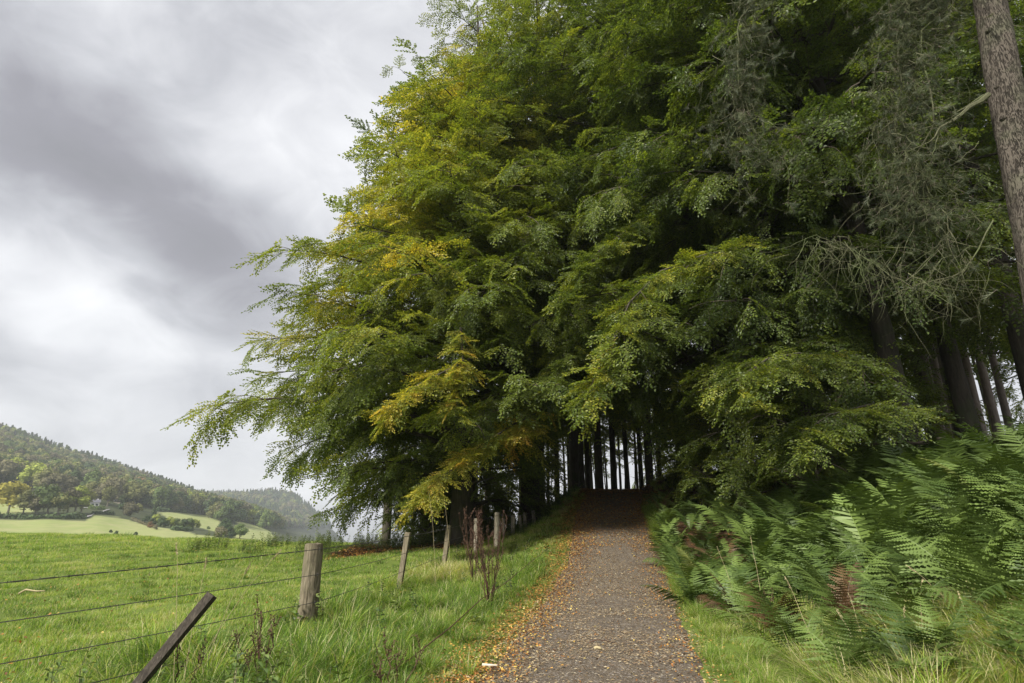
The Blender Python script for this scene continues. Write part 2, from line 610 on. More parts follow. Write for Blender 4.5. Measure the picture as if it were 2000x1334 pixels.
def grid_axis(segs):
    out = []
    for a, b, st in segs:
        out += list(np.arange(a, b, st))
    out.append(segs[-1][1])
    return np.array(out)


gx = grid_axis([(-90, -30, 3), (-30, -12, .8), (-12, 12, .22), (12, 30, .9), (30, 90, 4)])
gy = grid_axis([(-12, 3, .8), (3, 30, .22), (30, 48, .6), (48, 90, 2)])
X, Y = np.meshgrid(gx, gy)
ZZ = Z(X, Y)
dpath = np.abs(X - path_x(Y))
ZZ = ZZ - .09 * (1 - sstep(dpath, .78, 1.1))
me = bpy.data.meshes.new('ground')
nx, ny = len(gx), len(gy)
V = np.stack([X, Y, ZZ], -1).reshape(-1, 3)
i = np.arange(nx * ny).reshape(ny, nx)
faces = np.stack([i[:-1, :-1], i[:-1, 1:], i[1:, 1:], i[1:, :-1]], -1).reshape(-1, 4)
me.from_pydata(V.tolist(), [], faces.tolist())
me.polygons.foreach_set('use_smooth', [True] * len(faces))
me.materials.append(M_ground)


def woodness(x, y):
    x = np.asarray(x, dtype=float); y = np.asarray(y, dtype=float)
    right = sstep(x - path_x(y), 3.5, 6) * sstep(y, 4, 9)
    r2 = sstep(x - path_x(y), 1.2, 2.4) * sstep(y, 11, 15)
    back = sstep(y - (21.0 + .0 * x), 0, 3) * sstep(x - (-4.5), 0, 3)
    under = sstep(y, 18.5, 20) * sstep(x, -7.5, -5) * (x < fence_x(y) + .3)
    return np.clip(np.maximum.reduce([right, r2, back, under]), 0, 1)


a = me.attributes.new('wood', 'FLOAT', 'POINT')
a.data.foreach_set('value', woodness(X, Y).astype(np.float32).ravel())
tag(link('ground', me), kind='structure')

# path: a strip with its own small relief
ys = np.arange(-6, 34, .12)
us = np.linspace(-1.2, 1.2, 22)
vs, fs = [], []
for y_ in ys:
    for u in us:
        e = abs(u) / 1.2
        wv = (.10 * vn(y_, u, .7, 3) + .06 * vn(y_, u, 2.2, 9)) * e
        x_ = float(path_x(y_)) + u + wv
        zz = float(path_z(y_)) + .02 * (1 - e * e) - .06 * max(0, e - .86) / .14 + .018 * vn(x_, y_, 1.7) + .006 * vn(x_, y_, 9)
        vs.append((x_, y_, zz))
n = len(us)
for r_ in range(len(ys) - 1):
    for k in range(n - 1):
        q = r_ * n + k
        fs.append((q, q + 1, q + n + 1, q + n))
me = bpy.data.meshes.new('path')
me.from_pydata(vs, [], fs)
me.polygons.foreach_set('use_smooth', [True] * len(fs))
me.materials.append(M_path)
tag(link('path', me), kind='structure')


# ------------------------------------------------------------------ far hills (polar height field)
def el_of(px, py):
    d = ray(px, py)
    return math.atan2(d.z, math.hypot(d.x, d.y))


def az_of(px, py=1000):
    d = ray(px, py)
    return math.atan2(d.x, d.y)


PXS = [-400, 0, 100, 200, 300, 370, 450, 530, 575, 600, 640, 665, 720, 900]
RS = [150, 270, 400, 600, 900, 1100, 1400, 1800, 2600]
PY = [[1070, 990, 900, 830, 760, 780, 800, 860, 1000],
      [1078, 1012, 953, 903, 855, 868, 880, 930, 1010],
      [1078, 1012, 965, 928, 893, 900, 915, 960, 1020],
      [1080, 1016, 976, 945, 919, 930, 940, 980, 1030],
      [1082, 1032, 1000, 970, 948, 960, 965, 1000, 1040],
      [1084, 1038, 1008, 988, 972, 980, 972, 1010, 1050],
      [1088, 1046, 1022, 1004, 1000, 1000, 967, 1010, 1060],
      [1092, 1056, 1042, 1028, 1022, 1012, 966, 1020, 1070],
      [1094, 1062, 1052, 1044, 1036, 1022, 974, 1030, 1070],
      [1096, 1064, 1056, 1050, 1044, 1034, 994, 1045, 1080],
      [1098, 1067, 1062, 1060, 1060, 1056, 1024, 1060, 1080],
      [1100, 1070, 1068, 1068, 1070, 1070, 1044, 1070, 1090],
      [1110, 1085, 1085, 1085, 1085, 1085, 1085, 1090, 1090],
      [1120, 1100, 1100, 1100, 1100, 1100, 1100, 1100, 1100]]
EL = np.array([[el_of(p_, q) for q in row] for p_, row in zip(PXS, PY)])
AZS = np.array([az_of(p_) for p_ in PXS])


def far_el(az, r):
    az = np.clip(az, AZS[0], AZS[-1])
    cols = np.array([np.interp(r, RS, EL[k]) for k in range(len(AZS))])
    return np.interp(az, AZS, cols)


def far_z(az, r):
    if r < 150:
        z150 = EYE + 150 * math.tan(far_el(az, 150))
        return -16 + (z150 + 16) * float(sstep(r, 60, 150))
    e = far_el(az, r)
    z = EYE + r * math.tan(e)
    z += (r / 600.0) * (2.2 * mn.noise(Vector((az * 9, r * .006, 2))) + 1.0 * mn.noise(Vector((az * 25, r * .015, 7))))
    return z


FIELDS = [  # pasture outlines on the hillside, as pixels of the photograph turned into bearings and elevations
    [(-50, 955), (0, 952), (40, 958), (80, 975), (80, 990), (60, 1004), (-50, 1004)],
    [(143, 946), (176, 952), (172, 966), (146, 962)],
    [(-50, 1016), (170, 1016), (185, 1003), (225, 1008), (290, 1027), (340, 1033), (430, 1055), (640, 1062), (640, 1100), (-50, 1100)],
    [(308, 1000), (345, 1001), (400, 1006), (432, 1018), (425, 1040), (395, 1032), (330, 1014)],
    [(462, 1017), (500, 1026), (532, 1040), (532, 1060), (460, 1060)],
]


def inpoly(x, y, P):
    ins = False
    j = len(P) - 1
    for k in range(len(P)):
        if (P[k][1] > y) != (P[j][1] > y) and x < (P[j][0] - P[k][0]) * (y - P[k][1]) / (P[j][1] - P[k][1]) + P[k][0]:
            ins = not ins
        j = k
    return ins


c_, s_ = math.cos(PITCH), math.sin(PITCH)


def pix(x, y, z):
    z = z - EYE
    dep = y * c_ + z * s_
    return 1000 + F * x / dep, 667 - F * (-y * s_ + z * c_) / dep


def in_field(x, y, z):
    px, py = pix(x, y, z)
    return any(inpoly(px, py, P) for P in FIELDS)


azs = np.concatenate([np.linspace(R(-62), R(-10), 200), np.linspace(R(-9), R(60), 24)])
rs = np.concatenate([np.arange(60, 180, 8), np.arange(180, 520, 6), np.arange(520, 1000, 15), np.arange(1000, 1640, 40)])
vs, wv = [], []
for r_ in rs:
    for a_ in azs:
        z_ = far_z(a_, r_)
        x_, y_ = r_ * math.sin(a_), r_ * math.cos(a_)
        vs.append((x_, y_, z_))
        wv.append(0.0 if in_field(x_, y_, z_) or r_ < 255 else 1.0)
fs = []
n = len(azs)
for r_ in range(len(rs) - 1):
    for k in range(n - 1):
        q = r_ * n + k
        fs.append((q, q + 1, q + n + 1, q + n))
me = bpy.data.meshes.new('hills')
me.from_pydata(vs, [], fs)
me.polygons.foreach_set('use_smooth', [True] * len(fs))
a = me.attributes.new('wood', 'FLOAT', 'POINT'); a.data.foreach_set('value', wv)
me.materials.append(M_pasture)
tag(link('hills', me), kind='structure')


def far_hit(px, py):
    """where the sight line through a pixel meets the hillside"""
    d = ray(px, py)
    az = math.atan2(d.x, d.y)
    e = math.atan2(d.z, math.hypot(d.x, d.y))
    r = 170.0
    while r < 1800:
        z = far_z(az, r)
        if math.atan2(z - EYE, r) >= e:
            break
        r += 2
    return Vector((r * math.sin(az), r * math.cos(az), far_z(az, r))), r


def crown_mesh(kind, seed, material, n=420):
    """unit-height tree crown: leaf clumps in an uneven volume"""
    g = random.Random(seed)
    mb = MB()
    lobes = []
    if kind == 'conifer':
        for k in range(n):
            h = g.random() ** 1.25
            rr = .24 * (1 - h) + .012
            th = g.uniform(0, 6.283)
            tier = .75 + .25 * math.sin(h * 40)
            q = Vector((math.cos(th) * rr * tier, math.sin(th) * rr * tier, .04 + h * .95)) * 1
            lobes.append((q, .045, Vector((math.cos(th), math.sin(th), -.2)), h))
    else:
        nl = 9 if kind == 'round' else 7
        L = []
        for k in range(nl):
            th = g.uniform(0, 6.283)
            h = g.uniform(.30, .78)
            wd = (.26 if kind == 'round' else .15) * (1 - abs(h - .48) * 1.1)
            L.append((Vector((math.cos(th) * wd, math.sin(th) * wd, h)), g.uniform(.15, .24) if kind == 'round' else g.uniform(.12, .18)))
        L.append((Vector((0, 0, .78)), .18 if kind == 'round' else .15))
        for k in range(n):
            c, r_ = g.choice(L)
            d = Vector((g.gauss(0, 1), g.gauss(0, 1), g.gauss(0, 1) + .25)).normalized()
            lobes.append((c + d * r_ * g.uniform(.8, 1.1), .035, d, g.random()))
        for c, r_ in L:
            vs_ = []
            for a_ in range(6):
                for b_ in range(1, 4):
                    th, ph = a_ / 6 * 6.283, b_ / 4 * math.pi
                    vs_.append(c + Vector((math.cos(th) * math.sin(ph), math.sin(th) * math.sin(ph), math.cos(ph))) * r_ * .82)
            fs_ = []
            for a_ in range(6):
                for b_ in range(2):
                    fs_.append((a_ * 3 + b_, a_ * 3 + b_ + 1, ((a_ + 1) % 6) * 3 + b_ + 1, ((a_ + 1) % 6) * 3 + b_))
            fs_.append(tuple(a_ * 3 for a_ in range(6)))
            fs_.append(tuple(a_ * 3 + 2 for a_ in reversed(range(6))))
            mb.add(vs_, fs_, .15)
    if kind == 'conifer':
        mb.tube([(0, 0, .06), (0, 0, .5), (0, 0, .97)], [.17, .09, .005], 7, True, 0, .1)
    for q, sz, d, lv in lobes:
        nrm = (d + Vector((g.uniform(-.7, .7), g.uniform(-.7, .7), g.uniform(-.5, .9)))).normalized()
        a = nrm.orthogonal().normalized()
        b = nrm.cross(a)
        sz *= g.uniform(.6, 1.35)
        mb.add([q + a * sz, q + b * sz * .9, q - a * sz * .8 - b * sz * .3, q - b * sz], [(0, 1, 2, 3)], g.random())
    return mb.mesh('crown', material)


far_crowns = {}
for k, nm in enumerate(FC):
    far_crowns[nm, 'round'] = crown_mesh('round', 100 + k, FM[nm], 620)
    far_crowns[nm, 'oval'] = crown_mesh('oval', 200 + k, FM[nm], 520)
    far_crowns[nm, 'conifer'] = crown_mesh('conifer', 300 + k, FM[nm], 420)
tb = MB()
tb.tube([(0, 0, -.05), (0, 0, .2), (.01, .01, .45)], [.03, .02, .012], 5)
for th in (.3, 2.2, 4.4):
    tb.tube([(0, 0, .2), (math.cos(th) * .12, math.sin(th) * .12, .45)], [.014, .004], 4)
far_trunk = tb.mesh('trunk', M_farbark)

# named trees of the valley: pixel x, pixel y of the foot, height in pixels, colour, shape, words that place it
FT = [
    (15, 1003, 62, 'yellow', 'round', 'broad yellow tree at the frame edge behind the long hedge'),
    (45, 1004, 46, 'olive', 'round', 'olive tree behind the long hedge beside the yellow tree'),
    (68, 1005, 32, 'brown', 'round', 'bare looking brown tree low behind the long hedge'),
    (92, 1004, 56, 'green', 'round', 'full green tree with dark crown behind the long hedge'),
    (112, 1005, 42, 'olive', 'round', 'olive brown tree leaning on the green tree by the hedge'),
    (131, 1004, 50, 'brown', 'oval', 'brown tree behind the hedge just left of the white house'),
    (146, 1004, 54, 'lime green', 'oval', 'lime topped tree behind the hedge by the white house'),
    (158, 1003, 48, 'olive', 'round', 'olive tree beside the lane below the white house'),
    (178, 972, 30, 'olive', 'round', 'olive tree directly behind the white house'),
    (192, 984, 30, 'brown', 'round', 'brown tree at the right wall of the white house'),
    (209, 990, 40, 'olive', 'oval', 'olive tree between the white house and the lane'),
    (187, 966, 40, 'green', 'oval', 'tall green tree above the white house'),
    (22, 945, 50, 'lime green', 'round', 'lime green tree at the foot of the wood above the slope'),
    (4, 947, 48, 'brown', 'round', 'brown tree at the foot of the wood at the frame edge'),
    (42, 950, 40, 'brown', 'round', 'brown tree between two bright trees at the wood foot'),
    (66, 958, 52, 'lime green', 'round', 'large pale lime tree at the foot of the wood'),
    (84, 962, 46, 'olive', 'round', 'pale olive tree right of the large lime tree'),
    (98, 972, 46, 'brown', 'round', 'broad dark brown tree at the end of the upper pasture'),
    (124, 970, 42, 'brown', 'round', 'broad brown tree left of the small gap pasture'),
    (139, 966, 46, 'dark green', 'oval', 'dark green tree at the left of the small gap pasture'),
    (156, 950, 26, 'brown', 'round', 'brown tree above the small gap pasture'),
    (172, 951, 34, 'brown', 'round', 'big brown tree above the right of the gap pasture'),
    (222, 968, 24, 'green', 'round', 'green tree on the slope above the pale shed'),
    (206, 962, 24, 'rust', 'round', 'orange tinged tree above the white house'),
    (218, 948, 34, 'green', 'round', 'rounded green tree high above the white house'),
    (246, 958, 34, 'brown', 'round', 'grey brown tree on the middle slope'),
    (262, 968, 34, 'rust', 'round', 'wide rusty tree on the slope right of the shed'),
    (270, 950, 30, 'brown', 'round', 'brown tree above the wide rusty tree'),
    (256, 978, 30, 'yellow', 'round', 'yellow tree on the slope right of the shed'),
    (276, 986, 32, 'green', 'round', 'soft green tree beside the yellow tree on the slope'),
    (242, 982, 18, 'dark green', 'round', 'small dark green tree right of the pale shed'),
    (232, 984, 16, 'green', 'round', 'small green tree beneath the pale shed'),
    (253, 1008, 28, 'brown', 'round', 'brown bushy tree at the lane bend'),
    (268, 1002, 18, 'olive', 'round', 'low olive tree by the lane bend'),
    (240, 1000, 18, 'dark green', 'round', 'low dark green tree above the lane bend'),
    (299, 1011, 24, 'dark green', 'conifer', 'dark conical conifer standing above the clipped bushes'),
    (315, 993, 30, 'brown', 'round', 'purple brown tree at the foot of the far wood'),
    (340, 992, 22, 'brown', 'oval', 'brown tree on the upper edge of the right pasture'),
    (353, 990, 20, 'olive', 'round', 'olive tree on the upper edge of the right pasture'),
    (371, 990, 26, 'green', 'round', 'green tree above the right pasture'),
    (386, 994, 22, 'brown', 'round', 'brown tree above the right end of the pasture'),
    (398, 998, 30, 'dark green', 'conifer', 'pair of dark conifers above the right pasture'),
    (412, 1000, 22, 'brown', 'round', 'brown tree beyond the dark conifers'),
    (456, 1020, 30, 'rust', 'oval', 'rust coloured tree between the two right pastures'),
    (438, 1036, 24, 'dark green', 'round', 'dark bushy tree in the gully between pastures'),
    (430, 1050, 22, 'brown', 'round', 'brown thorn at the bottom of the gully'),
    (468, 1052, 28, 'green', 'round', 'green round tree at the lower gully'),
    (448, 1050, 22, 'dark green', 'round', 'dark thorn low in the gully'),
    (492, 1018, 16, 'brown', 'round', 'brown tree above the last pasture'),
    (478, 1012, 16, 'olive', 'round', 'olive tree above the last pasture'),
    (508, 1022, 14, 'olive', 'round', 'small olive tree right above the last pasture'),
    (545, 1030, 20, 'brown', 'round', 'brown tree at the end of the last pasture'),
    (585, 1030, 16, 'lime green', 'round', 'lime tree under the beech bough on the far slope'),
    (285, 1020, 14, 'dark green', 'round', 'low dark bush left of the clipped bushes'),
    (296, 1026, 14, 'dark green', 'round', 'dark bush under the conical conifer'),
    (306, 1022, 18, 'lime green', 'round', 'lime bush under the conical conifer'),
    (317, 1030, 20, 'dark green', 'round', 'blue green bush in the clipped group'),
    (330, 1031, 22, 'lime green', 'round', 'bright lime bush in the clipped group'),
    (345, 1032, 20, 'green', 'round', 'green bush in the clipped group'),
    (356, 1033, 20, 'dark green', 'round', 'dark bush in the clipped group'),
    (366, 1034, 22, 'green', 'round', 'green bush at the middle of the clipped group'),
    (378, 1034, 20, 'lime green', 'round', 'lime bush at the right end of the clipped group'),
    (294, 1031, 12, 'rust', 'round', 'small rust coloured bush below the clipped group'),
    (303, 1034, 9, 'brown', 'round', 'small brown bush right of the rust bush'),
    (216, 1041, 6, 'dark green', 'round', 'leftmost dark gorse bush low in the pasture'),
    (226, 1045, 8, 'dark green', 'round', 'middle dark gorse bush low in the pasture'),
    (264, 1047, 8, 'dark green', 'round', 'lone dark gorse bush on the pasture'),
    (407, 1034, 6, 'green', 'round', 'small lone bush on the right pasture'),
]
for (px, py, hp, cl_, shp, lab) in FT:
    q, r_ = far_hit(px, py)
    d = ray(px, py)
    hgt = hp / F * (q.y * c_ + (q.z - EYE) * s_) * 1.06
    bush = 'bush' in lab or 'thorn' in lab
    o = empty('far_bush' if bush else ('conifer_tree' if shp == 'conifer' else 'far_tree'), q, rnd.uniform(0, 6))
    o.scale = (hgt * (1.25 if shp != 'conifer' else 1.3) * rnd.uniform(.9, 1.15), hgt * 1.25, hgt)
    tag(o, lab, 'bush' if bush else 'tree', 'trees and bushes across the valley')
    if not bush:
        link('trunk', far_trunk, o)
    cr_ = link('crown', far_crowns[cl_, shp], o)
    if bush:
        cr_.location = (0, 0, -.22)
        cr_.scale = (1, 1, 1.2)

# hedges across the valley
def hedge(pts, hgt, wid, colr, label):
    g = random.Random(hash(label) % 1000 if False else len(label) * 7)
    P = [far_hit(*q)[0] for q in pts]
    o0 = P[0].copy()
    mb = MB()
    for k in range(len(P) - 1):
        A, B = P[k], P[k + 1]
        n_ = max(2, int((B - A).length / (wid * .4)))
        for j in range(n_):
            c = A.lerp(B, (j + g.uniform(-.3, .3)) / n_) - o0
            hh = hgt * g.uniform(.8, 1.1)
            for q_ in range(26):
                dd = Vector((g.gauss(0, 1), g.gauss(0, 1), abs(g.gauss(0, 1)) + .1)).normalized()
                q = c + Vector((dd.x * wid * .55, dd.y * wid * .55, dd.z * hh * g.uniform(.5, 1)))
                nrm = (dd + Vector((g.uniform(-.6, .6),) * 3)).normalized()
                a = nrm.orthogonal().normalized(); b = nrm.cross(a); s = g.uniform(.25, .6) * min(hgt, 2) * .6
                mb.add([q + a * s, q + b * s, q - a * s, q - b * s], [(0, 1, 2, 3)], g.random())
    o = mb.build('hedge', FM[colr])
    o.location = o0
    tag(o, label, 'hedge')


hedge([(-60, 1010), (0, 1012), (60, 1014), (120, 1014), (165, 1013)], 2.3, 3, 'dark green', 'long dark hedge along the lane under the left trees')
hedge([(184, 1005), (205, 1005), (220, 1005)], 1.6, 2.2, 'dark green', 'short clipped hedge right of the lane bend')
hedge([(172, 994), (190, 995), (203, 996)], 2.0, 2.2, 'green', 'green garden hedge in front of the white house')
hedge([(308, 998), (350, 1000), (400, 1004), (430, 1009)], 2.4, 3, 'dark green', 'hedge along the top of the right pasture')
hedge([(340, 1036), (360, 1037), (372, 1037)], 2.0, 2.5, 'dark green', 'square dark hedge below the clipped bushes')
hedge([(258, 1014), (275, 1022), (292, 1028)], 1.0, 1.6, 'brown', 'low brown hedge along the pasture track')

# lane
m, t = mat('lane_grey')
finish(t, princ(t, t.mix(t.noise(pos(t), .8, 4), (.22, .21, .22), (.34, .32, .32)), .9))
lane_pts = [(160, 1013), (178, 1009), (186, 1003), (200, 1001), (206, 998), (214, 996)]
mb = MB()
prev = None
for q in lane_pts:
    P, _ = far_hit(*q)
    d = Vector((P.x, P.y, 0)).normalized()
    side = d * 3.2
    aa, bb = P - side + Vector((0, 0, .2)), P + side + Vector((0, 0, .6))
    if prev:
        mb.add([prev[0], prev[1], bb, aa], [(0, 1, 2, 3)])
    prev = (aa, bb)
tag(mb.build('lane', m), kind='structure')


# white house across the valley
def plain(name, c, rough=.8):
    m, t = mat(name)
    finish(t, princ(t, t.mix(t.noise(pos(t), 3, 4), tuple(k * .85 for k in c), c), rough))
    return m


M_white, M_slate, M_pane, M_tan = plain('white_render', (.75, .74, .72)), plain('slate', (.12, .12, .14)), plain('dark_pane', (.04, .05, .06), .2), plain('tan_wall', (.55, .47, .36))


def box_mesh(mb, x0, x1, y0, y1, z0, z1):
    mb.add([(x0, y0, z0), (x1, y0, z0), (x1, y1, z0), (x0, y1, z0), (x0, y0, z1), (x1, y0, z1), (x1, y1, z1), (x0, y1, z1)],
           [(0, 3, 2, 1), (4, 5, 6, 7), (0, 1, 5, 4), (1, 2, 6, 5), (2, 3, 7, 6), (3, 0, 4, 7)])


def house(px, py, wpx, hpx, wallm, label, name='house', chimney=True):
    q, r_ = far_hit(px, py)
    dep = q.y * c_
    W, H = wpx / F * dep, hpx / F * dep
    o = empty(name, q, -math.atan2(q.x, q.y))
    tag(o, label, 'house' if chimney else 'shed')
    mb = MB(); box_mesh(mb, -W / 2, W / 2, 0, W * .6, -1.5, H)
    wall = mb.build('wall', wallm, o)
    mb = MB()
    e = .35
    mb.add([(-W / 2 - e, -e, H), (W / 2 + e, -e, H), (W / 2 + e, W * .6 + e, H), (-W / 2 - e, W * .6 + e, H), (-W / 2 - e, W * .3, H * 1.55), (W / 2 + e, W * .3, H * 1.55)],
           [(0, 1, 5, 4), (2, 3, 4, 5), (1, 2, 5), (3, 0, 4), (0, 3, 2, 1)])
    roof = mb.build('roof', M_slate, o)
    if chimney:
        mb = MB(); box_mesh(mb, W * .3, W * .38, W * .26, W * .34, H * 1.2, H * 1.68)
        mb.build('chimney', M_white, roof)
    for xx in (-.3, .05, .33):
        mb = MB(); box_mesh(mb, xx * W - .5, xx * W + .5, -.06, -.004, H * .45, H * .8)
        mb.build('window', M_pane, wall)
    return o


house(178, 993, 24, 11, M_white, 'white gabled house half hidden among the valley trees')
house(112, 978, 9, 8, M_white, 'smaller pale house behind the round green hedge tree')
house(228, 983, 11, 5, M_tan, 'low pale shed on the slope right of the white house', 'shed', False)

# woods on the hillside (reads as one mass)
wood_protos, wmeta = [], []
for nm, wt in (('brown', 5), ('olive', 5), ('green', 4), ('dark green', 4), ('lime green', 1), ('rust', .3)):
    for shp in ('round', 'oval'):
        wood_protos.append(far_crowns[nm, shp]); wmeta.append((len(wood_protos) - 1, wt, 'b'))
wood_protos.append(far_crowns['dark green', 'conifer']); wmeta.append((len(wood_protos) - 1, 1, 'c'))
wood_protos.append(far_crowns['green', 'conifer']); wmeta.append((len(wood_protos) - 1, 1, 'c'))
NG_wood = gn_group(proto_collection('wood_tree', wood_protos))
data = []
g = random.Random(5)
broad = [a_ for a_ in wmeta for _ in range(int(a_[1] * 2)) if a_[2] == 'b']
r_ = 300.0
while r_ < 1460:
    step = 5.5 + r_ * .0035
    a_ = R(-50)
    while a_ < R(-16):
        aa = a_ + g.uniform(-.4, .4) * step / r_
        rr = r_ + g.uniform(-.5, .5) * step
        z_ = far_z(aa, rr)
        x_, y_ = rr * math.sin(aa), rr * math.cos(aa)
        px, py = pix(x_, y_, z_)
        ok = py < 1033 and -120 < px < 690
        if ok and rr < 420:
            ok = 938 > py or (px > 205 and py < 985) or (px < 30 and py < 944)
        if ok and not in_field(x_, y_, z_) and not in_field(x_, y_, z_ + 1) and not inpoly(px, py, FIELDS[2]):
            # conifers along the crest and in dark blocks
            cb = mn.noise(Vector((x_ * .006, y_ * .006, 4)))
            crest = rr > 820 and px < 380 or rr > 1340
            hgt = g.uniform(10, 16)
            if (crest and g.random() < .6) or cb > .28:
                k = g.choice((wmeta[-1][0], wmeta[-2][0], wmeta[-2][0]))
                hgt *= 1.15
                sc_ = hgt
            else:
                k = g.choice(broad)[0]
                sc_ = hgt * 1.1
            data.append(((x_, y_, z_ - .1 * sc_), (0, 0, g.uniform(0, 6.28)), sc_, k, .5))
        a_ += step / r_
    r_ += step * .95
tag(scatter('hillside_wood', NG_wood, data), kind='stuff')

# ------------------------------------------------------------------ beech sprays
def leaf_poly(mb, base, ax, nrm, L, W, lv, lb, rng, fold=.25):
    side = nrm.cross(ax).normalized()
    up = nrm
    f = fold * W
    v = [base, base + ax * L * .35 + side * W * .5 + up * f, base + ax * L * .75 + side * W * .38 + up * f,
         base + ax * L, base + ax * L * .75 - side * W * .38 + up * f, base + ax * L * .35 - side * W * .5 + up * f]
    mb.add(v, [(0, 1, 2, 3), (0, 3, 4, 5)], lv, lb)


def spray_mesh(seed, L=.8, leaf=.07, density=1.0, droop=.15):
    g = random.Random(seed)
    mb = MB()
    twigs = []
    main = []
    for k in range(7):
        s = k / 6
        main.append(Vector((L * s, .03 * math.sin(s * 9 + seed) * L, -droop * L * s * s)))
    mb.tube(main, [.005, .005, .004, .004, .003, .002, .001], 3, False, 1)
    twigs.append(main)
    for k in range(int(8 * density)):
        s = .12 + .8 * k / 8 + g.uniform(-.03, .03)
        sd_ = 1 if k % 2 else -1
        b = Vector((L * s, 0, -droop * L * s * s))
        ang = R(g.uniform(38, 58)) * sd_
        ll = L * (.46 - .36 * s) * g.uniform(.7, 1.2) + .05
        d = Vector((math.cos(ang), math.sin(ang), g.uniform(-.25, .1))).normalized()
        tw = [b, b + d * ll * .5, b + d * ll + Vector((ll * .1, 0, -ll * .12))]
        mb.tube(tw, [.003, .002, .001], 3, False, 1)
        twigs.append(tw)
    for tw in twigs:
        tl = sum((tw[k + 1] - tw[k]).length for k in range(len(tw) - 1))
        n_ = max(3, int(tl / .038))
        for k in range(n_):
            s = (k + .6) / n_
            fi = s * (len(tw) - 1)
            j = min(int(fi), len(tw) - 2)
            b = tw[j].lerp(tw[j + 1], fi - j)
            d = (tw[j + 1] - tw[j]).normalized()
            sg = 1 if k % 2 else -1
            if s > .93:
                ax = d
            else:
                ax = (d * .75 + Vector((0, 0, 1)).cross(d) * sg * .8)
            ax = (ax + Vector((g.uniform(-.25, .25), g.uniform(-.25, .25), g.uniform(-.35, .2)))).normalized()
            nr = (Vector((0, 0, 1)) + Vector((g.uniform(-.45, .45), g.uniform(-.45, .45), 0))).normalized()
            nr = (nr - ax * nr.dot(ax)).normalized()
            sz = leaf * g.uniform(.75, 1.15)
            leaf_poly(mb, b, ax, nr, sz, sz * .66, g.random(), g.random(), g)
    me = mb.mesh('spray', [M_leaf, M_twig])
    return me


sprays = [spray_mesh(k, .85, .074, 1.35, .12 + .06 * k) for k in range(5)]
NG_spray = gn_group(proto_collection('spray', sprays))
# larger, coarser sprays for the trees deep in the wood
bsprays = [spray_mesh(20 + k, 1.5, .12, 1.5, .15) for k in range(3)]
NG_bspray = gn_group(proto_collection('far_spray', bsprays))

YELLOW = []      # (centre, radius, strength): boughs that have turned


def tint_at(q, base, g):
    t_ = base + .16 * mn.noise(q * .45) + .16 * mn.noise(q * 1.4) + g.gauss(0, .05)
    for c, r2, s in YELLOW:
        d = (q - c).length
        if d < r2:
            t_ += s * (1 - (d / r2) ** 2)
    return max(0, min(.97, t_))


def blocked(q):
    """keep the way and the view clear"""
    x_, y_, z_ = q
    pxx = float(path_x(y_))
    if y_ < 6.5:
        return True
    if z_ < Zf(x_, y_) + .12:
        return True
    if y_ > 15 and abs(x_ - pxx - .0) < 2.3 and z_ < float(path_z(y_)) + (3.8 if y_ > 20 else 3.0):
        return True
    if y_ <= 15 and abs(x_ - pxx) < 2.0 and z_ < 3.2:
        return True
    if x_ > -4.2 and y_ < 20.5 and x_ < pxx and z_ < Zf(x_, y_) + (3.2 if y_ < 17.5 else 1.9):
        return True
    if x_ < fence_x(y_) + .2 and y_ < 17.5 and z_ < 2.6:
        return True
    return False


